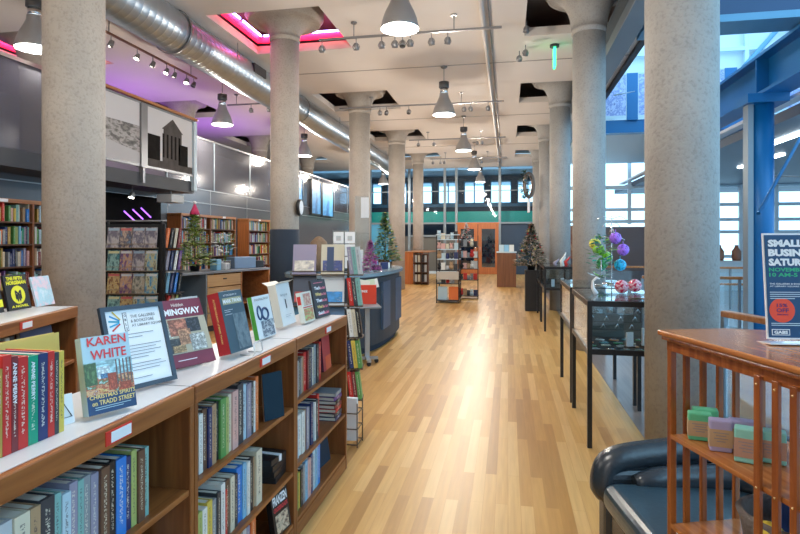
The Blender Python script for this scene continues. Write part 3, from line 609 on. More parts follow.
row(A2, 0, .04, .373, [('black', .03, .19), ('lime', .03, .20), ('white', .035, .2), ('yellow', .04, .21), ('grey', .034, .2), ('charcoal', .03, .215), ('white', .036, .235), ('red', .014, .2), ('brown', .034, .23), ('cream', .036, .23), ('charcoal', .03, .225), ('bright blue', .05, .24), ('sky blue', .034, .24), ('white', .028, .235), ('black', .034, .24), ('tan', .028, .23), ('cream', .06, .25)], 'middle low bookcase middle shelf', g2, d=(.2, .24))
row(A2, 0, .16, .10, [('yellow', .03, .2), ('navy', .034, .21), ('sky blue', .03, .2), ('maroon', .034, .22), ('purple', .028, .2), ('pale grey', .035, .21), ('cream', .03, .22), ('pale blue', .036, .21), ('maroon', .03, .2), ('pale grey', .035, .215), ('lilac', .034, .21), ('orange', .045, .24)], 'middle low bookcase bottom shelf', g2, d=(.2, .24))
row(A3, 0, .04, .732, [('grey', .035, .205), ('pale grey', .03, .2), ('charcoal', .04, .21), ('grey', .035, .2), ('tan', .03, .205), ('red', .045, .22), ('maroon', .02, .225), ('charcoal', .04, .23), ('navy', .03, .225), ('cream', .03, .225), ('grey', .036, .235), ('charcoal', .034, .23), ('brown', .03, .23), ('red', .032, .235)], 'farthest low bookcase top shelf', g3, d=(.19, .23))
row(A3, 0, .04, .39, [('sky blue', .035, .2), ('pale blue', .045, .21), ('white', .05, .23), ('white', .045, .235), ('tan', .022, .235), ('lilac', .036, .24), ('grey', .036, .23), ('navy', .04, .245), ('pale blue', .03, .23), ('white', .026, .23), ('charcoal', .036, .24), ('red', .04, .26)], 'farthest low bookcase middle shelf', g3, d=(.19, .23))
row(A3, 0, .04, .10, [('lime', .04, .2), ('green', .036, .21), ('yellow', .036, .2), ('charcoal', .03, .21), ('grey', .036, .22), ('sky blue', .04, .225), ('pink', .05, .22), ('navy', .04, .23), ('pale blue', .05, .24), ('sky blue', .04, .245), ('bright blue', .045, .25)], 'farthest low bookcase bottom shelf', g3, d=(.19, .23))

# display books: cover faces the aisle, spine at the near end
def cover_book(name, label, xy, z, ang, w, h, t, cmat, smat=None, lean=15, cat='book', group=None, draw=None, pages=True, bend=0):
    o = thing(name, label, cat, (xy[0], xy[1], z + 0.0), 0, group)
    o.rotation_euler = Euler((R(lean), 0, R(ang + 180)), 'XYZ')
    o.location.z = z + (t * math.sin(R(lean)) if lean > 0 else 0)
    c = MB().box(-w, 0, t - .002, t, 0, h, 0).box(-w, 0, 0, .002, 0, h, 0).box(-.002, 0, .002, t - .002, 0, h, 1)
    c.build('cover', [cmat, smat or cmat], o)
    if pages and t > .006: B(-w + .004, -.002, .002, t - .002, .003, h - .003).build('pages', PAGES, o)
    if draw: draw(o, w, h, t + .0008)
    return o
def patch(o, name, x0, x1, z0, z1, y, mat, d=.0006):   # x measured from the left edge of the cover as read
    return B(-x1, -x0, y, y + d, z0, z1).build(name, mat, o)
def title(o, s, cx, cz, y, mat, w=None, h=None, bold=.02, name='title'):
    m = MB(); text(m, s, (-cx, y + .0012, cz), (-1, 0, 0), (0, 0, 1), w, h, bold); return m.build(name, mat, o)
def lines(o, x0, x1, zs, y, mat, th=.0018, name='small_print'):
    m = MB()
    for z, f in zs: m.box(-(x0 + (x1 - x0) * f), -x0, y + .0008, y + .0014, z, z + th)
    return m.build(name, mat, o)
ZT = 1.0725
REDL = paint('coral_lettering', (.70, .05, .06), .5); GOLD = paint('gold_lettering', (.80, .60, .20), .4); NAVY = paint('navy_print', (.015, .05, .14), .45); PBLUE = paint('pale_blue_jacket', (.42, .60, .68), .4)
def d_karen(o, w, h, y):
    patch(o, 'picture', 0, w, .05, .15, y, art('christmas_scene', [(.10, .32, .40), (.55, .70, .72), (.10, .22, .08), (.50, .08, .04), (.70, .48, .25), (.30, .05, .04), (.75, .75, .72)], 6))
    q = lambda n_, a, b, c, d, cc, k_: patch(o, n_, a, b, c, d, y + .0003 * k_, art('kw_%s_%d' % (n_, k_), [cc, [v * .55 for v in cc], [min(1, v * 1.4) for v in cc]], 4))
    q('sky', .0, w, .105, .152, (.38, .62, .68), 1); q('tree_left', .0, .035, .085, .15, (.10, .18, .07), 2); q('house', .038, .075, .10, .135, (.60, .72, .80), 3); q('porch', .045, .070, .10, .114, (.10, .22, .38), 4)
    for k in range(5): q('tree_trunk', .093 + k * .011, .097 + k * .011, .075, .150, (.20, .13, .12), 3)
    q('figure', .066, .092, .062, .112, (.45, .09, .04), 5); q('figure', .10, .135, .055, .080, (.50, .03, .02), 5)
    patch(o, 'lower_band', 0, w, 0, .055, y + .0004, NAVY)
    title(o, 'KAREN', w * .52, .212, y, REDL, w=.118, h=.026); title(o, 'WHITE', w * .53, .172, y, REDL, w=.108, h=.028)
    title(o, 'The', w * .33, .066, y + .001, GOLD, h=.010); title(o, 'CHRISTMAS SPIRITS', w * .52, .050, y + .001, GOLD, w=.138, h=.012, name='subtitle'); title(o, 'on TRADD STREET', w * .53, .032, y + .001, GOLD, w=.130, h=.014, name='subtitle')
    lines(o, .02, .14, [(.018, .9), (.012, .7)], y, PBLUE)
cover_book('hardback_book', 'pale blue novel with coral title and a Christmas painting, on the nearest bookcase', (-1.222, 1.435), ZT, 66, .145, .228, .034, PBLUE, paint('ice_blue_spine', (.50, .66, .72), .4), 13, draw=d_karen)
t = thing('framed_notice', 'framed white notice with a colourful logo standing behind the pale blue novel', 'notice', (-1.305, 1.665, ZT), 0); t.rotation_euler = Euler((R(18), 0, R(250)), 'XYZ'); FW, FH = .245, .298; t.location.z += .006
m = B(-FW, 0, 0, .016, 0, .016).box(-FW, 0, 0, .016, FH - .016, FH).box(-.016, 0, 0, .016, .016, FH - .016).box(-FW, -FW + .016, 0, .016, .016, FH - .016)
m.build('frame', paint('dark_blue_frame', (.03, .045, .07), .35), t); B(-FW + .016, -.016, .002, .010, .016, FH - .016).build('paper', PAPER, t)
TL = paint('notice_text_grey', (.22, .23, .26), .6)
title(t, 'THE GALLERIES', .158, .256, .010, INK, w=.098, h=.011, bold=.0, name='heading'); title(t, '& BOOKSTORE', .154, .239, .010, INK, w=.092, h=.011, bold=.0, name='heading'); title(t, 'AT LIBRARY SQUARE', .172, .222, .010, INK, w=.126, h=.011, bold=.0, name='heading')
LG = [(.00, .25, .55), (.65, .10, .05), (.0, .30, .50), (.55, .40, .05), (.35, .25, .06)]
for k, (a, c) in enumerate(zip((150, 172, 195, 215, 128), ((.02, .25, .55), (.0, .30, .45), (.02, .35, .6), (.6, .06, .04), (.65, .45, .05)))):
    cx, cz = .075, .240; L0, L1 = .010, .05; dx, dz = math.cos(R(a)), math.sin(R(a))
    px, pz = -dz * .0028, dx * .0028
    MB().quad((-(cx + dx * L0 + px), .0112, cz + dz * L0 + pz), (-(cx + dx * L0 - px), .0112, cz + dz * L0 - pz), (-(cx + dx * L1 - px), .0112, cz + dz * L1 - pz), (-(cx + dx * L1 + px), .0112, cz + dz * L1 + pz)).build('logo_ray', paint('logo_%d' % k, c, .5), t)
patch(t, 'logo_box', .080, .096, .205, .272, .0102, INK); patch(t, 'logo_box_inner', .082, .094, .207, .270, .0110, PAPER)
for k, ch in enumerate('GBLS'): title(t, ch, .088, .262 - k * .016, .0112, INK, h=.009, name='logo_letter')
rows = [(.192, .80), (.180, .55)] + [(.150 - .011 * k, f) for k, f in enumerate((.92, .80, .90, .75, .6))] + [(.085 - .011 * k, f) for k, f in enumerate((.85, .95, .8))] + [(.035, .6)]
lines(t, .04, .225, rows, .010, TL, .0022)
cover_book('white_card', 'small white card with a black triangle beside the upright red books', (-1.25, 1.352), ZT, 72, .062, .085, .003, PAPER, lean=10, cat='card', pages=False,
           draw=lambda o, w, h, y: MB().tube([(-.02, y + .001, .02), (-.035, y + .001, .06), (-.055, y + .001, .02)], .002, 4, closed=True).build('triangle', INK, o))
MARO = paint('maroon_jacket', (.17, .02, .045), .4); COL1 = art('photo_collage', [(.45, .40, .30), (.08, .08, .09), (.30, .11, .06), (.60, .57, .50), (.16, .17, .16), (.50, .46, .38)], 4)
def d_hem(o, w, h, y):
    patch(o, 'collage_ground', .0, w, .055, .205, y, paint('khaki_ground', (.42, .38, .28), .5))
    ph = [(.01, .08, .125, .19, (.55, .58, .50)), (.065, .15, .13, .2, (.42, .16, .10)), (.15, .215, .14, .2, (.05, .05, .06)), (.02, .11, .06, .12, (.07, .07, .07)), (.10, .16, .09, .155, (.48, .25, .14)), (.15, .225, .06, .13, (.50, .52, .50)), (.06, .12, .06, .09, (.42, .28, .14)), (.0, .05, .09, .13, (.30, .33, .30))]
    for k, (a, b, c, d_, cc) in enumerate(ph): patch(o, 'photo', a, b, c, d_, y + .0004 * (k + 1), art('collage_%d' % k, [cc, [x * .35 for x in cc], [min(1, x * 1.4) for x in cc]], 5))
    title(o, 'Hidden', w * .52, .262, y, paint('cream_ink', (.8, .76, .66), .5), h=.014, bold=0); title(o, 'HEMINGWAY', w * .5, .232, y, PAPER, w=w * .88, h=.028, bold=.04)
    lines(o, .07, .16, [(.025, 1)], y, PAPER, .003)
cover_book('large_book', 'large maroon book with a photo collage and white title', (-1.335, 1.985), ZT, 69, .25, .285, .016, MARO, lean=23, draw=d_hem)
def d_twain(o, w, h, y):
    patch(o, 'portrait', .07, w - .005, .01, .17, y, art('grey_portrait', [(.05, .085, .11), (.16, .21, .24), (.06, .10, .13)], 3)); patch(o, 'title_panel', .015, w - .015, .215, .245, y, paint('khaki_panel', (.38, .37, .22), .5))
    title(o, 'MARK TWAIN', w * .5, .230, y + .0006, PAPER, w=w * .8, h=.018, bold=.03); title(o, 'AUTOBIOGRAPHY OF', w * .45, .257, y, PAPER, w=w * .6, h=.008, bold=0); lines(o, .015, .12, [(.19, .6), (.182, .4), (.17, .5)], y, PAPER, .0016)
    m = MB(); text(m, 'AUTOBIOGRAPHY of MARK TWAIN', (.0012, (y - .001) * .5, .15), (0, 0, -1), (0, 1, 0), w=.20, bold=.02); m.build('spine_title', GOLD, o)
cover_book('thick_hardback_book', 'thick hardback with red spine and dark slate cover in a wire stand', (-1.245, 2.265), ZT, 84, .175, .275, .062, paint('dark_slate_jacket', (.045, .085, .115), .4), paint('crimson_spine', (.42, .02, .025), .4), 14, draw=d_twain)
t = thing('wire_book_stand', 'clear wire easel loop holding up the thick red-spined book', 'book stand', (-1.155, 2.37, ZT + .004))
CL = paint('clear_wire', (.75, .80, .84), .15, .3)
MB().tube([(-.045, 0, 0), (.02, 0, 0), (.028, 0, .01), (.022, 0, .045), (.02, .01, .053), (.02, .07, .053), (.022, .08, .045), (.028, .08, .01), (.02, .08, 0), (-.045, .08, 0)], .003, 6).build('wire_loop', CL, t)
def d_green(o, w, h, y):
    m = MB(); 
    m.tube([(-.05 - .022 * math.cos(a), y, .135 + .035 * math.sin(a)) for a in [k * math.pi / 6 for k in range(12)]], .006, 6, closed=True)
    m.tube([(-.11 - .035 * math.cos(a), y, .125 + .03 * math.sin(a)) for a in [k * math.pi / 6 for k in range(12)]], .007, 6, closed=True)
    m.build('ribbon_drawing', NAVY, o); patch(o, 'lower_drawing', .05, w - .01, .005, .09, y, art('ink_swirl', [(.03, .05, .09), (.55, .58, .60), (.04, .06, .1), (.30, .33, .38)], 5))
    title(o, 'COLORING BOOK', w * .5, h - .02, y, INK, w=w * .8, h=.011, bold=0)
cover_book('paperback_book', 'white paperback with green spine and a dark ribbon drawing', (-1.285, 2.70), ZT, 88, .195, .225, .028, paint('white_glossy_cover', (.66, .70, .72), .3), paint('leaf_green_spine', (.07, .33, .04), .4), 12, draw=d_green)
def d_bag(o, w, h, y):
    title(o, 'library goods', w * .45, h - .07, y, TL, w=w * .5, h=.02, bold=0); patch(o, 'figure', w * .45, w * .52, h * .4, h * .62, y, INK); lines(o, .06, .15, [(.06, 1), (.05, .8)], y, TL)
CB = paint('ivory_box', (.66, .63, .55), .5)
o = cover_book('white_gift_box', 'upright ivory gift box with a small figure and folded open lid', (-1.335, 3.08), ZT, 90, .20, .25, .05, paint('white_box_face', (.70, .70, .69), .4), CB, 12, 'box', draw=d_bag, pages=False)
MB().quad((0, .048, .25), (-.2, .048, .25), (-.2, .085, .262), (0, .085, .262)).quad((0, .0, .25), (-.2, .0, .25), (-.2, -.03, .275), (0, -.03, .275)).build('open_flap', CB, o)
def d_gar(o, w, h, y):
    patch(o, 'picture', .01, w - .01, .01, h * .45, y, art('garden_print', [(.12, .40, .08), (.45, .55, .20), (.55, .12, .08), (.2, .5, .15)], 4)); patch(o, 'picture', .03, w - .02, h * .55, h - .01, y, art('garden_print_b', [(.3, .4, .15), (.5, .15, .15), (.7, .6, .4)], 4)); patch(o, 'red_band', .005, w - .01, h * .48, h * .51, y, RED)
    B(.0003, .001, .004, .028, h * .6, h * .88).build('spine_panel', RED, o)
cover_book('paperback_book', 'white gardening paperback with green and red pictures near the far end', (-1.265, 3.30), ZT, 86, .155, .19, .032, paint('cream_cover', (.68, .68, .60), .4), lean=11, draw=d_gar)
def d_pink(o, w, h, y):
    PK = paint('coral_pink_ink', (.85, .20, .28), .5)
    for k, s in enumerate(("That's", 'What', 'That', "What's", 'Said')):
        title(o, s, w * .36, h - .055 - k * .042, y, GOLD if k % 2 else PAPER, w=w * .42, h=.022, bold=.04); title(o, 'She Said', w * .72, h - .058 - k * .042, y, PK, w=w * .36, h=.018, bold=.04)
    lines(o, .03, .16, [(h - .022, 1), (.02, .9)], y, PK, .004)
cover_book('hardback_book', 'dark charcoal book with coral and white hand lettering at the far end', (-1.255, 3.525), ZT, 82, .205, .255, .018, paint('charcoal_jacket', (.035, .035, .045), .45), lean=11, draw=d_pink)
cover_book('leaning_book', 'pale leaflet box leaning behind the green-spined paperback', (-1.42, 2.62), ZT, 80, .16, .262, .02, paint('grey_white', (.55, .57, .56), .5), lean=8, draw=lambda o, w, h, y: patch(o, 'picture', .04, .12, .16, .22, y, COL1))
cover_book('leaning_book', 'grey-white box standing behind the thick red-spined book', (-1.38, 2.14), ZT, 82, .14, .275, .03, paint('grey_white', (.55, .57, .56), .5), lean=6, pages=False, cat='box')
# upright spine-out books on the nearest top
top = [('gold', .026, .215), ('red', .025, .245), ('maroon', .019, .238), ('red', .03, .232), ('emerald', .031, .228), ('navy', .032, .228), ('red', .022, .228), ('charcoal', .015, .222), ('yellow', .018, .222)]
y = 1.127; zr = {}
for k, (c, tt, h) in enumerate(top):
    b = shelf_book((-1.205, y, ZT), 0, tt * .96, h, .155, c, '%s %s on the nearest bookcase top, %s from left' % (c, 'hardback', OR[k]), 'spine-out hardbacks on the nearest bookcase')
    y += tt
    if c in ('gold', 'emerald', 'maroon'):
        m = MB(); text(m, 'ANNE PERRY', (.003, .5, .72), (0, 0, -1), (0, 1 / tt * .013 / .013, 0), w=.44, bold=.02)
        vs = [(v[0], .5 + (v[1] - .5) * (.012 / max(abs(q[1] - .5) for q in m.v) / 2 / tt), v[2]) for v in m.v]; m.v = vs
        m.build('spine_title', PAPER, b)
shelf_book((-1.40, 1.16, ZT), 0, .03, .235, .012, 'yellow', 'wide yellow book standing crosswise behind the red spines, near end piece', 'yellow books behind the red spines')
cover_book('large_book', 'large yellow book standing flat behind the row of red hardbacks', (-1.385, 1.215), ZT, 88, .29, .24, .02, paint('mustard_cover', (.68, .48, .12), .5), lean=3)
# face-out / leaning books on the shelves
cover_book('leaning_book', 'dark blue book with tan edge leaning on the top shelf of the middle bookcase', (-1.17, 2.55), .7145, 62, .12, .225, .014, paint('petrol_cover', (.01, .03, .05), .6, spec=.2), paint('tan_edge', (.45, .30, .18), .5), 6)
cover_book('leaning_book', 'pale grey-green book leaning on the middle shelf of the middle bookcase', (-1.25, 2.505), .3735, 100, .13, .235, .018, paint('sage_cover', (.36, .42, .40), .4), lean=8)
for k in range(4):
    b = thing('black_binder', 'black %s in the flat middle bookcase stack, %s from the bottom' % ('box' if k < 3 else 'box with white strap', OR[k]), 'box', (-1.28, 2.72, .3735 + k * .031), R(4 - 3 * k), 'flat black boxes in the middle bookcase')
    B(-.12, .13, -.09, .07, 0, .03).build('body', BLACK, b, bevel=.003)
    if k == 3: B(-.122, .133, -.012, .012, .0, .033).build('strap', PAPER, b)
def d_fr(o, w, h, y):
    title(o, 'JONATHAN', w * .5, h - .025, y, PAPER, w=w * .7, h=.018, bold=.03); title(o, 'FRANZEN', w * .5, h - .065, y, PAPER, w=w * .85, h=.045, bold=.04); title(o, 'CROSSROADS', w * .5, h - .108, y, REDL, w=w * .85, h=.022, bold=.03)
    patch(o, 'picture', .02, w - .02, .01, .10, y, art('franzen_print', [(.55, .30, .20), (.65, .55, .40), (.08, .03, .03)], 4)); 
cover_book('face_out_book', 'black novel with bold white and red title, face out in the lowest middle shelf', (-1.165, 2.625), .1005, 82, .155, .235, .03, BLACK, lean=9, draw=d_fr)
cover_book('leaning_book', 'coral pink book leaning on the top shelf of the farthest low bookcase', (-1.20, 3.50), .7325, 92, .17, .235, .02, paint('coral_cover', (.50, .06, .06), .4), paint('plum_spine', (.09, .03, .06), .5), 5, draw=lambda o, w, h, y: patch(o, 'lower_patch', .05, w, .0, .09, y, paint('orange_patch', (.80, .13, .05), .5)))
for k, (c, a) in enumerate((('navy', 2), ('charcoal', -3), ('red', 3), ('maroon', -2), ('black', 4), ('purple', -4), ('grey', 1))):
    b = thing('flat_book', '%s paperback lying flat in the farthest low bookcase, %s from the bottom' % (c, OR[k]), 'book', (-1.24, 3.65, .3905 + k * .027), R(a), 'flat paperbacks in the farthest low bookcase')
    B(-.11, .11, -.07, .07, 0, .003).box(-.11, .11, -.07, .07, .021, .025).box(.107, .11, -.07, .07, .003, .021).build('cover', jacket(c), b); B(-.107, .107, -.068, .068, .003, .021).build('pages', PAGES, b)
cover_book('leaning_book', 'slate blue book leaning at the end of the farthest bottom shelf', (-1.22, 3.50), .1005, 85, .17, .235, .015, SLATE, lean=9)
cover_book('leaning_book', 'grey picture book leaning on the second shelf of the nearest bookcase', (-1.28, 1.60), .3705, 80, .17, .22, .012, paint('grey_cover', (.42, .42, .42), .5), lean=12, draw=lambda o, w, h, y: patch(o, 'portrait', .04, .15, .03, .13, y, art('grey_face', [(.1, .1, .1), (.4, .4, .4), (.05, .05, .05)], 4)))

# rotated bookcase behind, with face-out books
TB = R(16.2); BO = (-2.294, 2.05, 0)
def bl(x, y, z=0): return (BO[0] + x * math.cos(TB) - y * math.sin(TB), BO[1] + x * math.sin(TB) + y * math.cos(TB), z)
low_bookcase('low_bookcase', 'orange-brown low bookcase standing askew behind the nearest one, white top', BO, TB, .955, 1.2, (.885, .52, .17), tags=(.42,))
row(BO, TB, .05, .885, ['charcoal', 'white', 'grey', 'navy', 'maroon', 'pale grey', 'black', 'red', 'cream', 'charcoal'], 'askew bookcase top shelf', 'books in the askew bookcase', hmin=.2, hmax=.235)
x_, y_, _ = bl(-.07, .50)
def d_nav(o, w, h, y): lines(o, .04, .2, [(h - .06 - .016 * k, f) for k, f in enumerate((.9, .7, .95, .8, .9, .6))], y, TL, .003)
cover_book('leaning_book', 'large navy book leaning on the shelf of the askew bookcase', (x_, y_), .886, 100, .26, .225, .022, paint('navy_back_cover', (.045, .055, .13), .4), paint('cream_edge', (.66, .62, .50), .5), 10, draw=d_nav)
def d_horse(o, w, h, y):
    YE = paint('acid_yellow', (.80, .74, .02), .45)
    title(o, 'THE FIFTH', w * .45, h - .02, y, YE, w=w * .7, h=.02, bold=.05); title(o, 'HORSEMAN', w * .5, h - .045, y, YE, w=w * .86, h=.022, bold=.05)
    MB().lathe([(.052, 0), (.052, .001)], n=28, M=Matrix.Translation((-w / 2, y, .085)) @ Matrix.Rotation(R(-90), 4, 'X')).build('yellow_disc', YE, o); title(o, 'M', w * .5, .085, y + .001, INK, h=.05, bold=.06, name='dark_motif'); title(o, 'W', w * .5, .06, y + .001, INK, h=.03, bold=.06, name='dark_motif'); title(o, 'A NOVEL', w * .5, .02, y, YE, w=w * .75, h=.014, bold=.04)
cover_book('face_out_book', 'black paperback with acid yellow disc and lettering on the askew bookcase', (-2.715, 2.625), 1.201, 97, .17, .20, .014, BLACK, lean=12, draw=d_horse)
cover_book('face_out_book', 'pastel pink and blue book at the far end of the askew bookcase', (-2.73, 2.83), 1.201, 100, .165, .18, .012, art('pastel_print', [(.45, .68, .74), (.78, .55, .62), (.35, .60, .68), (.62, .72, .78)], 2.5), lean=14)
cover_book('face_out_book', 'black and yellow book cut off by the left edge of the picture', (-2.69, 2.43), 1.201, 97, .16, .19, .014, BLACK, lean=12, draw=lambda o, w, h, y: patch(o, 'yellow_band', 0, w, .03, .07, y, paint('acid_yellow', (.80, .74, .02), .45)))

# ------------------------------------------------------------------ tall bookcases along the left wall
def tall_bookcase(label, y0, L, bays, x=-6.28, H=2.13, dz=.293):
    t = thing('tall_bookcase', label, 'bookcase', (x, y0, 0))
    for k in range(bays + 1):
        q = (L - .03) * k / bays; B(-.3, 0, q, q + .03, 0, H - .03).build('upright_panel', CABV, t)
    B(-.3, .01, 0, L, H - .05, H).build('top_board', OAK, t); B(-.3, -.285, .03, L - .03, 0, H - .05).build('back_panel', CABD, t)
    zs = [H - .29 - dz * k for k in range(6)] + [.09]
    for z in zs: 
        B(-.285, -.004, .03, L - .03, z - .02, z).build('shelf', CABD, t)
    for k in range(bays):
        q = L * (k + .5) / bays; h = B(.01, .014, q - .06, q + .06, H - .045, H - .005).build('sign_holder', PAPER, t)
    return zs
names = list(PALET)
def many(y0, L, bays, zs, x=-6.28, rows_=range(4), individual=True, where='', grp='', mb=None, mats=None):
    w = (L - .03) / bays
    for r, z in enumerate(zs):
        if r not in rows_: continue
        k = 0
        for b in range(bays):
            y = y0 + w * b + .035; end = y0 + w * (b + 1) - .004
            while True:
                t = random.uniform(.02, .042); h = random.uniform(.17, .245)
                if random.random() < .04: y += .05
                if y + t > end: break
                c = random.choice(names); d = random.uniform(.14, .2)
                if individual:
                    shelf_book((x - .04 + random.uniform(-.015, .01), y, z), 0, t * .95, h, d, c, '%s book, %s from near end, %s' % (c, OR[k], where % ['top', 'second', 'third', 'fourth', 'fifth', 'sixth'][r]), grp, pages=False)
                else:
                    mb.box(x - .04 - d, x - .04 + random.uniform(-.015, .01), y, y + t * .94, z, z + h, names.index(c))
                y += t; k += 1
zs = tall_bookcase('tall bookcase at the far left edge, left of the nearest column', 5.55, 1.85, 2)
many(5.92, 1.45, 1, zs, rows_=range(4), where='%s shelf of the far-left tall bookcase', grp='books in the far-left tall bookcase')
zs2 = tall_bookcase('tall two-bay bookcase behind the left counter tree', 9.94, 2.25, 2)
zs3 = tall_bookcase('tall bookcase just left of the slate-based column', 12.86, 2.4, 2)
mb = MB(); many(9.94, 2.25, 2, zs2, rows_=range(5), individual=False, mb=mb)
tag(mb.build('rows_of_books', [jacket(c) for c in names]), 'mixed books filling the two-bay wall bookcase behind the counter tree', 'books', kind='stuff')
mb = MB(); many(12.86, 2.4, 2, zs3, rows_=range(5), individual=False, mb=mb)
tag(mb.build('rows_of_books', [jacket(c) for c in names]), 'mixed books filling the wall bookcase left of the slate-based column', 'books', kind='stuff')

# ------------------------------------------------------------------ comic rack
t = thing('comic_display_rack', 'black wire display rack of colourful comics behind the nearest left column', 'display rack', (-4.92, 6.18, 0), R(11)); CR = t
B(-.02, .71, .03, .06, .02, 1.80).build('back_panel', BLACK, t)
for x in (0, .67): B(x - .015, x + .015, -.02, .3, 0, .03).box(x - .012, x + .012, .02, .045, .03, 1.84).build('upright', BLACK, t)
MB().tube([(-.04, .03, 1.84), (.73, .03, 1.84)], .01).build('top_bar', GREYM, t)
for r in range(6):
    z = 1.50 - r * .285
    MB().tube([(0, .02, z), (0, -.055, z), (.63, -.055, z), (.63, .02, z)], .005, 6).tube([(0, -.055, z), (0, -.06, z + .05), (.63, -.06, z + .05), (.63, -.055, z)], .004, 6).build('wire_pocket', paint('wicker_wire', (.22, .16, .10), .6), t)
ca, sa = math.cos(R(11)), math.sin(R(11))
HUES = [[(.05, .20, .35), (.35, .5, .55), (.5, .1, .05), (.02, .04, .10)], [(.45, .05, .04), (.6, .45, .35), (.05, .04, .08), (.2, .3, .45)], [(.30, .28, .34), (.12, .10, .16), (.55, .50, .50), (.28, .05, .06)], [(.02, .10, .30), (.1, .35, .55), (.6, .55, .3), (.02, .03, .08)],
        [(.08, .35, .38), (.02, .10, .12), (.35, .6, .55), (.1, .2, .2)], [(.55, .25, .05), (.15, .04, .03), (.7, .5, .2), (.1, .1, .2)], [(.35, .32, .22), (.1, .1, .08), (.55, .5, .4), (.3, .2, .1)], [(.4, .1, .3), (.1, .05, .2), (.7, .4, .2), (.1, .2, .5)]]
HN = ['blue and red', 'red and cream', 'grey and mauve', 'deep blue', 'teal', 'orange', 'khaki', 'magenta']
order = [2, 1, 2, 2, 4, 7, 2, 3, 5, 7, 6, 3, 4, 5, 3, 3, 0, 1, 6, 4, 2, 5, 7, 0]
for r in range(6):
    for c in range(4):
        hue = order[r * 4 + c]; z = 1.505 - r * .285; lx, ly = .01 + c * .157, -.035
        o = thing('comic_book', '%s comic, %s row down and %s from left in the wire rack' % (HN[hue], OR[r], OR[c]), 'comic', (CR.location.x + ca * lx - sa * ly, CR.location.y + sa * lx + ca * ly, z), 0, 'comics in the wire rack'); o.rotation_euler = Euler((R(-10), 0, R(11)), 'XYZ')
        B(0, .15, -.004, .004, 0, .255).build('cover', art('comic_%d_%d' % (hue, (r + c) % 3), [[q * .75 for q in h_] for h_ in HUES[hue]], 2 + (r + c) % 3), o)
        B(.01, .14, -.0055, -.004, .215, .245).build('title_strip', paint('strip_%d' % (hue % 4), [(.6, .55, .3), (.5, .1, .1), (.3, .4, .5), (.55, .55, .55)][hue % 4], .5), o)
for r in range(4):
    for k in range(4):
        z = 1.505 - r * .285; lx, ly = .70 + k * .033, .06 + k * .045
        c = ['orange', 'black', 'cream', 'maroon', 'lilac', 'navy', 'white', 'purple', 'sky blue', 'navy', 'bright blue', 'black', 'red', 'tan', 'lime', 'charcoal'][r * 4 + k]
        shelf_book((CR.location.x + ca * lx - sa * ly, CR.location.y + sa * lx + ca * ly, z), R(11 - 60), .03, .25, .17, c, '%s book at the comic rack right side, %s row down, %s along' % (c, OR[r], OR[k]), 'spine-out books on the comic rack side', pages=False, lean=R(-8))
    B(.67, .86, .02, .30, 1.49 - r * .285, 1.50 - r * .285).build('side_tray', BLACK, CR)

# ------------------------------------------------------------------ service counter at left with drawers
t = thing('service_counter', 'grey-topped counter with wooden drawers behind the comic rack', 'counter', (-5.35, 8.05, 0), R(-14.5)); L = 2.6
B(-.72, .02, 0, L, 1.01, 1.05).build('worktop', paint('mid_grey_top', (.22, .24, .27), .3), t, bevel=.004)
B(-.70, -.68, .02, L - .02, 0, 1.01).build('back_panel', MULL, t); 
for q in (.0, .86, 1.75, 2.55): B(-.68, 0, q, q + .03, 0, 1.01).build('divider', MULL if q < 1 else OAK, t)
LO = wood('light_oak_drawer', (.42, .25, .11), (.55, .36, .18), 1, .4, 4)
B(-.68, -.02, .89, 1.75, .0, .08).build('plinth', DARK, t)
for k in range(4):
    d = B(-.02, .0, .90, 1.74, .10 + k * .225, .31 + k * .225).build('drawer', LO, t, bevel=.004); B(.0, .012, 1.28, 1.36, .22 + k * .225, .24 + k * .225).build('pull', BLACK, d)
B(-.68, -.02, 1.78, 2.55, .4, .42).build('shelf', OAK, t); B(-.68, -.02, .03, .86, .3, .32).build('shelf', MULL, t)
def cp(y, x=-.35): a = R(-14.5); return (-5.35 + x * math.cos(a) - y * math.sin(a), 8.05 + x * math.sin(a) + y * math.cos(a))
def leafy(mb, base, h, w, n, leaf, mi, droop=.3, cone=True, seed=1):
    rr = random.Random(seed)
    for k in range(n):
        f = rr.random() ** (1.3 if cone else 1); z = h * f; rad = w * ((1 - f) if cone else math.sqrt(max(0, 1 - (2 * f - 1) ** 2))) * rr.uniform(.35, 1) + .01; a = rr.uniform(0, 6.283)
        c = Vector((base[0] + rad * math.cos(a), base[1] + rad * math.sin(a), base[2] + z)); d = Vector((math.cos(a), math.sin(a), rr.uniform(-droop, .5))).normalized(); s = Vector((-math.sin(a), math.cos(a), rr.uniform(-.4, .4))).normalized()
        l = leaf * rr.uniform(.7, 1.3); mb.add([c - s * l * .3, c + d * l, c + s * l * .3, c - d * l * .5], [(0, 1, 2, 3)], rr.choice(mi))
    return mb
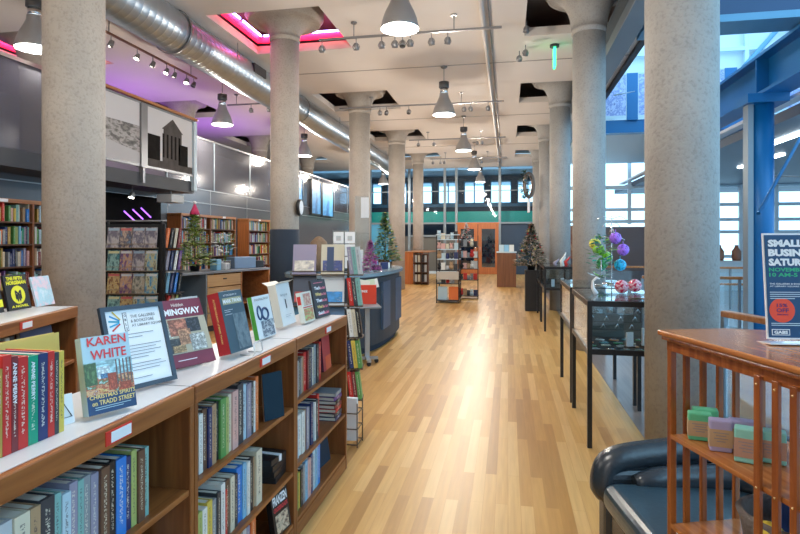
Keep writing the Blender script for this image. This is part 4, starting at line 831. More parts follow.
def tree(name, label, loc, h, w, mats, n, leaf, potmat, orn=None, cone=True, trunk=.1, potr=.09):
    t = thing(name, label, 'tree', loc)
    MB().lathe([(potr * .8, 0), (potr, .10), (potr * 1.05, .10), (potr * 1.05, .12), (potr * .9, .12)], n=20).build('pot', potmat, t)
    MB().tube([(0, 0, .1), (0, 0, h * .93)], [.012, .005], 6).build('trunk', CABD, t)
    leafy(MB(), (0, 0, trunk), h - trunk, w, n, leaf, list(range(len(mats))), cone=cone, seed=len(label)).build('foliage', mats, t)
    if orn:
        rr = random.Random(3); m = MB()
        for k in range(orn[1]):
            f = rr.random(); a = rr.uniform(0, 6.28); rad = w * (1 - f) * .95; m.ball((rad * math.cos(a), rad * math.sin(a), trunk + (h - trunk) * f), orn[2], 8, k % len(orn[0]))
        m.build('baubles', orn[0], t)['kind'] = 'stuff'
        t.children[-1]['kind'] = 'stuff'
    return t
G1_ = paint('yellow_green_leaf', (.30, .40, .06), .5); G2_ = paint('mid_green_leaf', (.10, .22, .05), .5); G3_ = paint('dark_green_needle', (.02, .07, .03), .6); CRM = paint('cream_blossom', (.60, .48, .36), .5)
px, py = cp(.95)
t = tree('decorated_tabletop_tree', 'yellow-green sparse tree with a red hat on the left counter', (px, py, 1.05), 1.05, .36, [G1_, G1_, G2_, paint('pale_leaf', (.50, .55, .25), .5)], 900, .075, BLACK)
MB().lathe([(.09, 1.0), (.07, 1.06), (.03, 1.15), (.01, 1.2)], n=16).build('red_hat', paint('magenta_felt', (.55, .03, .12), .7), t); MB().ball((0, 0, 1.21), .03).build('hat_pompom', PAPER, t)
px, py = cp(2.15)
t = tag(B(-.24, .24, -.15, .15, 0, .22).build('blue_storage_box', paint('powder_blue_box', (.25, .36, .52), .5), loc=(px, py, 1.051), rot=(0, 0, R(60)), bevel=.01), 'powder blue box on the counter before the far bookcases', 'box')
t = thing('white_orchid', 'white flowering plant rising behind the powder blue box', 'plant', (px - .3, py - .1, 1.051)); MB().lathe([(.06, 0), (.08, .14)], n=16).build('pot', PAPER, t)
m = MB()
for k in range(4): m.tube([(0, 0, .1), (.05 * k - .05, .04, .35), (.12 * k - .15, .02, .55 + .04 * k)], .006, 6)
m.build('stems', G2_, t)
leafy(MB(), (0, 0, .3), .4, .22, 90, .07, [0, 0, 1], cone=False, seed=5).build('blossoms', [PAPER, G2_], t)
for k, (q, c, w_, h_) in enumerate(((1.45, 'pale grey', .25, .13), (1.6, 'charcoal', .12, .16), (2.5, 'charcoal', .16, .14), (.25, 'pale grey', .16, .03), (1.3, 'sky blue', .12, .2))):
    px, py = cp(q, -.2); tag(B(-w_ / 2, w_ / 2, -.08, .08, 0, h_).build('storage_box', jacket(c), loc=(px, py, 1.051), rot=(0, 0, R(20 * k)), bevel=.01), '%s %s on the left counter, %s' % (c, ['carton', 'holder', 'machine', 'tray', 'stand-up box'][k], ['right of the tree', 'beside the carton', 'right of the blue box', 'left of the tree', 'close behind the carton'][k]), 'box')
t = tag(MB().lathe([(.16, 0), (.19, .28), (.2, .3)], n=24).build('grey_waste_bin', paint('pale_grey_plastic', (.35, .38, .40), .5), loc=(-5.0, 8.15, .0)), 'pale grey round bin in front of the left counter beside the comics', 'bin')
t['label'] = 'pale grey round bin on the floor before the left counter'

# ------------------------------------------------------------------ curved service desk
def super_outline(cx, cy, a, b, n=2.6, k=64): 
    o = []
    for i in range(k):
        t = 2 * math.pi * i / k; c, s = math.cos(t), math.sin(t); o.append((cx + a * abs(c) ** (2 / n) * (1 if c > 0 else -1), cy + b * abs(s) ** (2 / n) * (1 if s > 0 else -1)))
    return o
def ring(cx, cy, a, b, th, z0, z1, k0=0, k1=64):
    o = super_outline(cx, cy, a, b); i_ = super_outline(cx, cy, a - th, b - th); m = MB(); n = 64
    vs = [(x, y, z) for z in (z0, z1) for L_ in (o, i_) for x, y in L_]; fs = []
    for k in range(k0, k1):
        q = k % n; j = (k + 1) % n
        fs += [(q, j, 2 * n + j, 2 * n + q), (n + j, n + q, 3 * n + q, 3 * n + j), (2 * n + q, 2 * n + j, 3 * n + j, 3 * n + q), (q, n + q, n + j, j)]
    return m.add(vs, fs)
t = thing('curved_service_desk', 'blue-grey curved service desk standing by the slate-based column', 'desk', (0, 0, 0))
ring(-2.52, 8.75, 0.66, 1.5, .08, .0, .10).build('plinth', SLATE, t)
ring(-2.52, 8.75, 0.72, 1.56, .10, .10, 1.06).build('front', DESK, t)
ring(-2.52, 8.75, 0.78, 1.62, .42, 1.08, 1.13).build('counter_top', DTOP, t)
ring(-2.52, 8.75, 0.70, 1.54, .06, 1.06, 1.08).build('reveal', DARK, t)
for (y0, y1) in ((8.95, 9.45), (8.05, 8.55)):
    B(-1.84, -1.80, y0, y1, .28, .98).build('front_panel', paint('desk_panel_blue', (.045, .085, .15), .5), t)
t = thing('laptop_cart', 'small grey wheeled side table in front of the curved desk', 'table', (-1.80, 7.08, 0), R(20))
B(-.36, .16, -.22, .22, .73, .755).build('tabletop', paint('grey_table_top', (.22, .25, .28), .35), t, bevel=.01)
B(-.03, .03, -.03, .03, .06, .73).build('column_leg', paint('silver_leg', (.40, .44, .48), .3, .6), t); B(-.3, .14, -.03, .03, .05, .08).box(-.02, .03, -.22, .22, .05, .08).build('base', paint('silver_leg', (.40, .44, .48), .3, .6), t)
for x, y in ((-.28, 0), (.12, 0), (0, -.2), (0, .2)): MB().lathe([(.028, -.012), (.028, .012)], (0, 0, 0), 14, M=Matrix.Translation((x, y, .028)) @ Matrix.Rotation(R(90), 4, 'X')).build('caster', BLACK, t)
t = thing('red_brochure_box', 'red box holding pale brochures on the wheeled side table', 'box', (-1.84, 7.20, .756), R(12))
B(-.13, .13, -.05, .05, 0, .25).build('box', paint('bright_red_card', (.66, .05, .02), .45), t); m = MB(); text(m, 'FREE', (-.03, -.052, .17), (1, 0, 0), (0, 0, 1), w=.09, h=.03, bold=.03); m.build('lettering', PAPER, t)
for k, (x, r_) in enumerate(((-.06, 10), (.03, -8), (.08, -14))):
    o = B(-.09, .09, -.002, .002, 0, .12).build('brochure', paint('pale_green_leaflet_%d' % k, [(.62, .70, .62), (.5, .65, .5), (.7, .74, .72)][k], .5), t); o.location = (x, .02 * k - .02, .20); o.rotation_euler = (R(-12), R(r_), 0)
# things on the desk
TOPZ = 1.1305
t = tree('decorated_tabletop_tree', 'small blue and green decorated tree in a basket on the desk', (-2.15, 9.75, TOPZ), .95, .30, [G2_, G3_, paint('teal_tinsel', (.08, .32, .34), .4), G1_], 1500, .055, paint('basket_brown', (.16, .09, .04), .7), ([paint('blue_bauble', (.1, .35, .6), .25), paint('silver_bauble', (.6, .62, .6), .2, .6), paint('gold_bauble', (.6, .5, .15), .3, .4)], 34, .02), potr=.13)
t = thing('purple_tinsel_tree', 'small bright purple tinsel tree on the desk corner', 'tree', (-2.0, 8.05, TOPZ))
leafy(MB(), (0, 0, .02), .44, .15, 600, .04, [0, 1], seed=11).build('tinsel', [paint('purple_tinsel', (.32, .02, .25), .4), paint('magenta_tinsel', (.50, .05, .40), .4)], t); MB().lathe([(.05, 0), (.02, .03)], n=12).build('base', PAPER, t)
t = thing('card_spinner', 'clear rack of white greeting cards standing on the desk', 'card rack', (-2.55, 8.0, TOPZ), R(8))
for r in range(3):
    for c in range(2):
        o = B(c * .17, c * .17 + .15, -.005, .005, .05 + r * .185, .22 + r * .185).build('card', PAPER, t); B(c * .17 + .04, c * .17 + .11, -.008, -.005, .09 + r * .185, .16 + r * .185).build('card_picture', art('card_%d' % ((r + c) % 3), [(.6, .62, .62), (.4, .5, .55), (.65, .5, .45)], 3), o)
B(-.02, .35, .008, .014, 0, .62).build('back_plate', GLASS, t); B(-.02, .35, -.06, .06, 0, .01).build('foot', CL, t)
t = thing('sign_stand', 'tall clear sign holder with a white notice by the third left column', 'sign', (-2.50, 9.55, TOPZ), R(10))
B(-.15, .10, .005, .012, 0, 1.24).build('clear_back', glassy('acrylic', (.85, .9, .92), .15), t); B(-.04, .10, -.01, .004, .86, 1.22).build('white_notice', PAPER, t); B(-.10, .0, -.03, -.02, .0, .30).build('leaflet_pocket', PAPER, t); B(-.14, .14, -.06, .06, 0, .012).build('foot', CL, t)
for k, (x, y, c, h_, w_, lb) in enumerate(((-2.02, 8.55, 'charcoal', .07, .14, 'dark payment terminal on the desk'), (-1.98, 8.9, 'navy', .11, .12, 'small navy gift box on the desk'), (-2.05, 9.25, 'white', .09, .16, 'small white paper stack on the desk before the tree'), (-2.3, 8.35, 'pale blue', .14, .2, 'pale blue display box on the desk behind the purple tree'), (-2.35, 7.6, 'lime', .2, .03, 'upright lime leaflet on the desk corner'), (-2.1, 8.25, 'pale grey', .06, .18, 'pale grey tray on the desk edge'))):
    tag(B(-w_ / 2, w_ / 2, -.05, .05, 0, h_).build('storage_box', jacket(c), loc=(x, y, TOPZ), rot=(0, 0, R(25 * k)), bevel=.008), lb, 'box')
t = thing('wicker_dome', 'rounded brown wicker dome on the desk behind the book displays', 'basket', (-2.78, 8.0, TOPZ)); t.scale = (1.1, 1.1, 2.1); MB().lathe([(.10, 0), (.135, .06), (.14, .14), (.11, .21), (.04, .245), (.001, .25)], n=24).build('body', paint('wicker', (.20, .13, .08), .7, noise=.3, bump=.8, scale=50), t)  # stretched dome standing in for a round brown shape of unknown kind

# ------------------------------------------------------------------ book rack at the end of the low bookcases
RK = thing('book_display_rack', 'wire book display rack standing beyond the farthest low bookcase', 'display rack', (-1.62, 4.72, 0), R(12))
BRN = paint('bronze_wire', (.10, .07, .05), .45, .3)
for x in (-.24, .24): B(x - .01, x + .01, .0, .02, .02, 1.42).build('upright', BRN, RK); B(x - .012, x + .012, -.2, .2, 0, .022).build('foot', BLACK, RK)
def rp(x, y): return (-1.62 + x * math.cos(R(12)) - y * math.sin(R(12)), 4.72 + x * math.sin(R(12)) + y * math.cos(R(12)))
for r in range(5):
    z = 1.30 - r * .27; B(-.25, .25, -.10, .0, z - .008, z).build('ledge', BRN, RK); MB().tube([(-.25, -.1, z), (-.25, -.1, z + .03), (.25, -.1, z + .03), (.25, -.1, z)], .004, 6).build('ledge_wire', BRN, RK)
    B(.255, .375, -.12, .06, z - .008, z).build('side_ledge', BRN, RK)
cols = [[('mauve landscape', (.30, .26, .38), (.60, .55, .48)), ('cream and navy', (.62, .56, .42), (.03, .05, .18))], [('dark red lettered', (.04, .06, .10), (.45, .06, .06)), ('white and blue', (.62, .66, .68), (.03, .22, .50))], [('teal landscape', (.05, .20, .32), (.20, .35, .40)), ('slate blue', (.06, .16, .30), (.25, .4, .5))],
        [('yellow', (.6, .45, .1), (.3, .2, .05)), ('pale grey', (.5, .5, .5), (.2, .2, .2))], [('green', (.1, .3, .15), (.5, .5, .3)), ('black', (.03, .03, .03), (.3, .1, .1))]]
for r in range(5):
    for c in range(2):
        nm, c1, c2 = cols[r][c]; x, y = rp(-.235 + c * .245, -.085); z = 1.302 - r * .27
        o = thing('face_out_book', '%s book facing out in the end display rack, %s row, %s side' % (nm, OR[r], ['left', 'right'][c]), 'book', (x, y, z), 0, 'face-out books in the end display rack'); o.rotation_euler = Euler((R(-12), 0, R(12)), 'XYZ')
        B(0, .20, -.012, .012, 0, .262).build('cover', paint('rk_' + nm, c1, .4), o); B(.015, .185, -.0135, -.012, .02, .12).build('picture', art('rkart_' + nm, [c1, c2, [min(1, q * 1.5) for q in c2]], 3), o)
        if nm == 'cream and navy': B(.05, .11, -.014, -.012, .03, .24).build('navy_panel', NAVY, o)
sc_ = [['lilac', 'teal', 'pale grey'], ['red', 'charcoal', 'teal'], ['white', 'cream', 'black'], ['navy', 'yellow', 'green'], ['red', 'maroon', 'green']]
for r in range(5):
    for k in range(3):
        x, y = rp(.262 + k * .036, -.11); c = sc_[r][k]
        shelf_book((x, y, 1.301 - r * .27), R(12 - 90), .034, .24, .14, c, '%s book on the end display rack side, %s row, %s along' % (c, OR[r], OR[k]), 'spine-out books on the end display rack side', pages=True, lean=R(7))
# wire basket tower low beside the bookcase
t = thing('wire_floor_stand', 'low wire stand with white papers on the floor beyond the low bookcases', 'wire stand', (-1.22, 4.25, 0))
for z in (.02, .14, .26): MB().tube([(-.08, -.08, z), (.08, -.08, z), (.08, .08, z), (-.08, .08, z)], .005, 6, closed=True).build('wire_ring', BRN, t)
for x, y in ((-.08, -.08), (.08, -.08), (.08, .08), (-.08, .08)): MB().tube([(x, y, 0), (x, y, .34)], .005, 6).build('upright_wire', BRN, t)
B(-.06, .06, -.02, .02, .03, .36).build('papers', PAPER, t)

# ------------------------------------------------------------------ glass display cases
def display_case(label, y0, L, x0=.60, w=.62, H=1.13, contents=True):
    t = thing('glass_display_case', label, 'display case', (x0, y0, 0)); s = .035
    for x in (0, w - s):
        for y in (0, L - s): B(x, x + s, y, y + s, 0, .72).build('leg', BLACK, t)
    m = MB()
    for z in (.72, H - .04):
        m.box(0, w, 0, s, z, z + .04).box(0, w, L - s, L, z, z + .04).box(0, s, s, L - s, z, z + .04).box(w - s, w, s, L - s, z, z + .04)
    for x in (0, w - s):
        for y in (0, L - s): m.box(x, x + s, y, y + s, .76, H - .04)
    m.build('frame', BLACK, t)
    B(s, w - s, s, L - s, .72, .745).build('deck', paint('black_felt', (.012, .013, .014), .8), t)
    B(.004, w - .004, .004, L - .004, H, H + .008).build('glass_top', glassy('case_glass', (.80, .88, .90), .10), t)
    B(s, w - s, .008, .013, .76, H - .04).build('glass_front', GLASS, t); B(.008, .013, s, L - s, .76, H - .04).build('glass_side', GLASS, t); B(w - .013, w - .008, s, L - s, .76, H - .04).build('glass_side', GLASS, t); B(s, w - s, L - .013, L - .008, .76, H - .04).build('glass_back', GLASS, t)
    return t
display_case('nearest black-framed glass jewellery case, in front of the big right column', 4.50, 1.08)
display_case('second black-framed glass case, right behind the nearest one', 5.72, 1.08)
display_case('third black-framed glass case farther along the right columns', 10.1, 1.2, .62, .60)
display_case('farthest black-framed glass case beside the black pedestal', 11.45, 1.2, .62, .60)
JC = [((.55, .60, .60), 'silver'), ((.04, .30, .12), 'green'), ((.60, .25, .08), 'copper'), ((.60, .62, .50), 'pale'), ((.03, .25, .30), 'teal')]
rr = random.Random(9); k = 0
for iy in range(4):
    for ix in range(5):
        c, nm = JC[(ix * 2 + iy) % 5]; x = .67 + ix * .108 + rr.uniform(-.01, .01); y = 4.60 + iy * .15 + rr.uniform(-.02, .02)
        t = thing('jewellery_card', '%s jewellery piece in the nearest glass case, %s row back, %s from left' % (nm, OR[iy], OR[ix]), 'jewellery', (x, y, .7455), rr.uniform(-.5, .5), 'jewellery in the nearest glass case')
        B(-.035, .035, -.02, .02, 0, .006).build('card', paint('jewel_' + nm, c, .35), t); MB().tube([(.018 * math.cos(a), .012 * math.sin(a), .01) for a in [q * math.pi / 4 for q in range(8)]], .003, 5, closed=True).build('chain', CHROME, t)
t = thing('jewellery_riser', 'stepped clear riser with silver necklaces at the back of the nearest glass case', 'riser', (.66, 5.2, .7455))
for k in range(3): B(0, .50, k * .07, k * .07 + .06, 0, .06 + k * .06).build('step', paint('pale_acrylic', (.10, .13, .13), .2), t)
m = MB()
for k in range(12): m.tube([(.03 + k * .04, .0 + (k % 3) * .07 + .02, .075 + (k % 3) * .06), (.05 + k * .04, .0 + (k % 3) * .07 + .03, .11 + (k % 3) * .06), (.07 + k * .04, (k % 3) * .07 + .04, .075 + (k % 3) * .06)], .006, 5)
m.build('necklaces', CHROME, t)['kind'] = 'stuff'
for k, (x, y, h_) in enumerate(((.95, 4.72, .12), (1.08, 4.78, .15), (.80, 6.0, .1), (.95, 6.2, .12), (.8, 10.5, .14), (1.0, 10.9, .14))):
    t = thing('white_display_bust', 'small white jewellery stand inside %s, %s' % (('the nearest glass case', 'the nearest glass case', 'the second glass case', 'the second glass case', 'the third glass case', 'the third glass case')[k], ('left one', 'right one')[k % 2]), 'jewellery stand', (x, y, .7455), .5)
    B(-.03, .03, -.008, .008, 0.01, h_).build('plate', PAPER, t); B(-.03, .03, -.03, .03, 0, .01).build('foot', BLACK, t)
# glass ornaments on the cases
t = thing('ornament_stand', 'tall wire stand hung with coloured glass ornaments on the second glass case', 'ornament stand', (1.06, 6.15, 1.139))
MB().tube([(0, 0, 0), (0, 0, .72)], .006, 8).lathe([(.11, 0), (.10, .015), (.02, .02)], n=20).build('pole', CHROME, t)
m = MB()
for k in range(8):
    a = k * math.pi / 4; z = .68 - .07 * (k % 4); m.tube([(0, 0, z), (.09 * math.cos(a), .09 * math.sin(a), z + .03), (.15 * math.cos(a), .15 * math.sin(a), z - .01)], .004, 6)
m.build('branches', CHROME, t)
OC = [((.30, .12, .62), 'purple'), ((.25, .55, .05), 'lime green'), ((.02, .40, .70), 'bright blue'), ((.5, .05, .12), 'ruby'), ((.65, .60, .10), 'amber'), ((.05, .30, .12), 'dark green')]
pos = [(.11, -.02, .36, 0), (-.13, .0, .36, 1), (.09, .03, .20, 2), (-.10, -.05, .22, 5), (-.16, .03, .42, 4), (.02, -.1, .48, 0), (-.04, .05, .28, 1)]
for k, (x, y, z, c) in enumerate(pos):
    o = tag(MB().ball((0, 0, 0), .062, 14).tube([(0, 0, .05), (0, 0, .09)], .004, 5).build('glass_ornament', art('blown_glass_' + OC[c][1].replace(' ', '_'), [OC[c][0], [min(1, q * 1.5) for q in OC[c][0]], [q * .4 for q in OC[c][0]]], 5, .08), loc=(1.06 + x, 6.15 + y, 1.139 + z)), '%s blown-glass ball hanging on the ornament stand, %s' % (OC[c][1], ['at its right', 'at its left', 'low at its right', 'low at its left', 'high at its left', 'at its top', 'close to its pole'][k]), 'ornament', 'glass balls on the ornament stand')
for k, (x, y, lb) in enumerate(((.965, 5.12, 'red and white glass ball on the nearest case, lower one'), (1.10, 5.25, 'red and white glass ball on the nearest case, beside the column'))):
    tag(MB().ball((0, 0, .058), .058, 16).build('glass_ball', art('ruby_swirl', [(.50, .01, .06), (.45, .01, .06), (.75, .55, .60), (.40, .01, .08)], 5, .08), loc=(x, y, 1.139 + k * .0)), lb, 'ornament')
t = thing('green_glass_bird', 'green glass leaf-shaped ornaments on wires on the second case', 'ornament', (.93, 5.98, 1.139))
leafy(MB(), (0, 0, .06), .46, .13, 150, .06, [0, 1, 2], cone=False, seed=8).build('glass_leaves', [paint('sea_glass', (.05, .35, .28), .1), paint('leaf_glass', (.2, .4, .08), .1), paint('grey_glass', (.35, .42, .42), .1)], t); MB().tube([(0, 0, 0), (0, 0, .3)], .005, 6).lathe([(.07, 0), (.06, .012)], n=16).build('stem', CHROME, t)
t = thing('white_goose_figure', 'small white curved figure standing on the nearest glass case', 'figurine', (.74, 5.0, 1.139)); MB().tube([(0, 0, 0), (-.03, 0, .05), (-.03, 0, .11), (.0, 0, .14), (.03, 0, .13)], [.02, .016, .010, .012, .004], 8).build('body', PAPER, t)
t = thing('wire_jewellery_rings', 'oval wire rings with pink disc lying on the nearest glass case', 'jewellery', (.98, 4.62, 1.139))
for q in (0, .09): MB().tube([(q + .06 * math.cos(a), .04 * math.sin(a), .006) for a in [k * math.pi / 8 for k in range(16)]], .004, 5, closed=True).build('ring', BRN, t)
MB().lathe([(.045, 0), (.045, .008)], (.09, 0, 0), 18).build('disc', paint('pink_disc', (.5, .15, .15), .3), t)
for k, (x, y, c, h_) in enumerate(((.95, 10.3, 'white', .24), (.85, 10.5, 'lilac', .12), (1.05, 10.6, 'red', .16), (1.0, 10.9, 'white', .14))):
    t = thing('case_ornament', '%s ornament standing on the third glass case, %s' % (['white swan', 'lilac', 'red', 'white round'][k], ['nearest', 'left', 'right', 'rear'][k]), 'figurine', (x, y, 1.139)); MB().tube([(0, 0, 0), (-.02, 0, h_ * .4), (.03, 0, h_ * .7), (.06, 0, h_)], [.035, .03, .018, .008], 8).build('body', jacket(c), t)

# ------------------------------------------------------------------ far furniture
tag(B(.38, .74, 12.9, 13.3, 0, .92).build('black_pedestal', BLACK), 'black square pedestal under the decorated tree', 'pedestal')
t = tree('christmas_tree', 'decorated Christmas tree with cream flowers on the black pedestal', (.52, 13.10, .921), 1.05, .40, [G3_, G3_, CRM, paint('dark_leaf', (.03, .05, .03), .6), paint('rose_cream', (.55, .38, .30), .5)], 2200, .06, BLACK, ([CRM, paint('gold_bauble', (.6, .5, .15), .3, .4), paint('red_bauble', (.4, .03, .03), .25)], 50, .022), potr=.1)
t = thing('wreath_mirror', 'round dark wreath with teal ribbon high on the right column end', 'wreath', (.62, 17.3, 3.25)); MB().tube([(0, .17 * math.cos(a), .35 * math.sin(a)) for a in [k * math.pi / 10 for k in range(20)]], .06, 8, closed=True).build('ring', paint('bronze_wreath', (.22, .17, .14), .35, .4), t, rot=(0, 0, R(-50)))
leafy(MB(), (-.15, -.1, -.4), .85, .14, 120, .1, [0, 1], cone=False, seed=4).build('ribbon_leaves', [paint('teal_ribbon', (.05, .25, .30), .3), G3_], t)
tag(B(.60, .66, 17.6, 18.0, 2.45, 2.95).build('white_sign_board', PAPER), 'small white sign below the wreath by the right columns', 'sign')
t = thing('wooden_kiosk', 'brown wooden plinth with books on top before the double doors', 'plinth', (-.37, 19.35, 0)); B(0, .64, 0, .6, 0, 1.16).build('body', wood('walnut_panel', (.15, .055, .02), (.24, .09, .035), 2, .4, 4), t); B(-.02, .66, -.02, .62, 1.16, 1.2).build('top', PALEM, t)
for k in range(3): 
    o = B(-.08, .08, -.012, .012, 0, .24).build('face_out_book', jacket(['pale blue', 'sky blue', 'white'][k]), loc=(-.22 + k * .17, 19.55, 1.2), rot=(R(-14), 0, 0)); tag(o, '%s book propped up on the brown plinth' % ['pale blue', 'sky blue', 'white'][k], 'book')
t = thing('merchandise_rack', 'black rack packed with gifts and soft toys in the aisle', 'display rack', (-1.78, 14.15, 0))
for x in (0, .56): 
    for y in (0, .6): B(x - .012, x + .012, y - .012, y + .012, 0, 1.75 if y else 1.72).build('upright', BLACK, t)
for z in (.06, .48, .82, 1.1, 1.35, 1.6): B(-.01, .57, 0, .6, z, z + .02).build('shelf', BLACK if z < 1 else PALEM, t)
MB().tube([(-.02, 0, 1.73), (.58, 0, 1.73)], .012).build('top_bar', PALEM, t)
B(0, .56, -.015, 0, .60, .80).build('signboard', paint('cream_sign', (.50, .46, .40), .6), t)
t = thing('merchandise_rack', 'second gift rack just behind the first, rising to its right', 'display rack', (-1.30, 15.3, 0))
for x in (0, .5): B(x - .012, x + .012, 0, .024, 0, 1.72).build('upright', BLACK, t)
for z in (.06, .5, .8, 1.1, 1.4): B(-.01, .51, 0, .4, z, z + .02).build('shelf', BLACK, t)
rr = random.Random(21); C2 = ['white', 'cream', 'black', 'charcoal', 'grey', 'pale grey', 'red', 'pink', 'navy', 'pale blue', 'tan']
n_ = 0
for (bx, by, zs_, wd) in ((-1.78, 14.15, (.08, .50, .84, 1.12, 1.37, 1.62), .5), (-1.30, 15.3, (.08, .52, .82, 1.12, 1.42), .44)):
    for zi, z in enumerate(zs_):
        for k in range(5):
            c = rr.choice(C2); x = bx + .05 + k * wd / 4.6 + rr.uniform(-.01, .01); h_ = rr.uniform(.14, .215)
            if z < .1 and by < 15: 
                if k > 1: continue
                c = ['pale blue', 'orange'][k]; h_ = .33; x = bx + .14 + k * .28
            kind = k % 3
            nm = ['soft_toy', 'gift_box', 'mug'][kind]
            m = MB()
            if z < .1 and by < 15: m.box(-.12, .12, -.02, .05, 0, h_); nm = 'tote_bag'
            elif kind == 0: m.ball((0, 0, h_ * .35), h_ * .35, 10).ball((0, -.01, h_ * .78), h_ * .24, 10).ball((-.03, 0, h_ * .98), .018, 6).ball((.03, 0, h_ * .98), .018, 6)
            elif kind == 1: m.box(-.05, .05, -.04, .04, 0, h_).box(-.053, .053, -.043, .043, h_ * .8, h_)
            else: m.lathe([(.035, 0), (.045, .02), (.045, h_ * .7), (.038, h_ * .7)], n=12).tube([(.045, 0, h_ * .5), (.07, 0, h_ * .4), (.045, 0, h_ * .2)], .006, 5)
            o = m.build(nm, jacket(c), loc=(x, by + .1, z + .001)); n_ += 1
            tag(o, '%s %s on the %s gift rack, %s level up, %s from left' % (c, nm.replace('_', ' '), 'front' if by < 15 else 'rear', OR[zi], OR[k]), nm.replace('_', ' '), 'goods on the gift racks')
t = tree('christmas_tree', 'small white and pink tree standing on top of the rear gift rack', (-1.12, 15.5, 1.441), .62, .18, [PAPER, paint('silver_leaf', (.45, .5, .52), .4), G3_], 260, .05, BLACK, ([paint('pink_bauble', (.6, .2, .2), .3)], 14, .02), potr=.06)
t = thing('low_shelf_unit', 'orange wooden low shelf of books behind the desk, by the fifth column', 'bookcase', (-3.72, 20.0, 0))
B(0, .35, 0, .04, 0, 1.15).build('end_panel', ORANGE, t); B(0, .35, 2.4, 2.44, 0, 1.15).build('end_panel', ORANGE, t); B(-.02, .95, -.02, 2.46, 1.15, 1.18).build('top', OAK, t)
B(.0, .02, .04, 2.4, 0, 1.15).build('back_panel', ORANGE, t); 
for z in (.1, .45, .8): B(.02, .35, .04, 2.4, z - .02, z).build('shelf', ORANGE, t)
mb = MB()
for z in (.1, .45, .8):
    y = .06
    while y < 2.35:
        q = random.uniform(.03, .06); mb.box(.05, .30, y, y + q * .9, z, z + random.uniform(.2, .29), random.randrange(3)); y += q
tag(mb.build('rows_of_books', [jacket('white'), jacket('pale grey'), jacket('charcoal')], loc=(-3.72, 20.0, 0)), 'pale and dark books filling the orange low shelf', 'books', kind='stuff')
t = thing('front_shelf_unit', 'low wooden magazine shelf facing the aisle right of the orange panel', 'bookcase', (-3.30, 20.05, 0))
B(0, .5, .0, .02, 0, 1.1).build('back', CABD, t)
for x in (0, .24, .48): B(x, x + .02, -.25, 0, 0, 1.12).build('divider', CABD, t)
for z in (.1, .45, .8, 1.1): B(.0, .5, -.25, 0, z - .02, z).build('shelf', CABD, t)
for k in range(12):
    x, z = -3.27 + (k % 4) * .12, (.1, .45, .8)[k // 4]; tag(B(-.04, .04, -.02, .02, 0, .26).build('magazine', jacket(['white', 'pale grey', 'charcoal', 'cream'][(k * 3) % 4]), loc=(x + .01, 19.9, z + .001)), '%s magazine on the low magazine shelf, %s level, %s from left' % (['white', 'pale grey', 'charcoal', 'cream'][(k * 3) % 4], OR[k // 4], OR[k % 4]), 'magazine', 'magazines on the low magazine shelf')
t = thing('dark_dresser', 'dark shelf with bottles behind the Christmas tree at the far end', 'shelf', (.9, 22.0, 0)) if 0 else None
# white column-side poster and items in far left
t = thing('office_chair', 'black low chair between comic rack and left counter', 'chair', (-4.3, 7.6, 0)) if 0 else None

# ------------------------------------------------------------------ wooden rack at front right
TH = R(18.5); RS = .75; FO = (.690 * RS, 2.655 * RS, 1.6 - 1.6 * RS); ux, uy = math.sin(TH), -math.cos(TH); vx, vy = math.cos(TH), math.sin(TH)
# local frame: +x = away from aisle (v), -y = towards the camera (u)
RW = .46; RL = 1.05
t = thing('wooden_slatted_rack', 'varnished wooden slatted shelf rack at the front right', 'rack', FO, TH); WR = t; t.scale = (RS,) * 3; ZL = -(1.6 - 1.6 * RS) / RS
m = MB(); m.prism([(-.03, .03), (-.03, -RL - .03), (RW + .03, -RL - .03), (RW + .03, -.06), (RW - .16, .03)], 1.176, 1.2); m.build('top_board', RACKH, t, bevel=.009, seg=3)
B(-.018, RW + .018, -RL - .018, .018, 1.158, 1.176).build('moulding', RACKW, t, bevel=.006)
for a in ((.0, .018, -RL, 0), (RW - .018, RW, -RL, 0), (.018, RW - .018, -.018, 0), (.018, RW - .018, -RL, -RL + .018)): B(*a, 1.115, 1.158).build('apron', RACKW, t)
B(.0, .028, -.028, .0, ZL, 1.158).build('corner_post', RACKW, t, bevel=.003)
for q in (RW - .028,): B(q, q + .028, -.028, 0, ZL, 1.158).build('corner_post', RACKW, t, bevel=.003)
for q in (.085, .165, .245, .325): B(q - .012, q + .012, -.022, -.002, -.1, 1.13).build('end_slat', RACKW, t, bevel=.002)
for q in (.535, .615, .688, .765, .85, .94): 
    s_ = B(-.014, .0, -q - .014, -q + .014, ZL if q > .9 else -.1, 1.13).build('front_slat', RACKW, t, bevel=.002)
    for z in (1.10, .74, .35): MB().ball((-.014, -q, z), .005, 8).build('brass_screw', paint('brass', (.7, .5, .25), .25, .9), s_)
for q in (.1, .2, .3, .4, .5, .6, .7, .8, .9, 1.0): B(RW - .014, RW, -q - .013, -q + .013, 0, 1.13).build('back_slat', RACKW, t, bevel=.002) if q > .55 else None
for z in (.75, .36): B(.0, RW - .02, -RL, -.024, z - .02, z).build('shelf', RACKH, t, bevel=.003)
B(0, RW, -RL, -.03, .10, .12).build('shelf', RACKH, t)
def wr(x, y, z): return (FO[0] + RS * (x * math.cos(TH) - y * math.sin(TH)), FO[1] + RS * (x * math.sin(TH) + y * math.cos(TH)), FO[2] + RS * z)
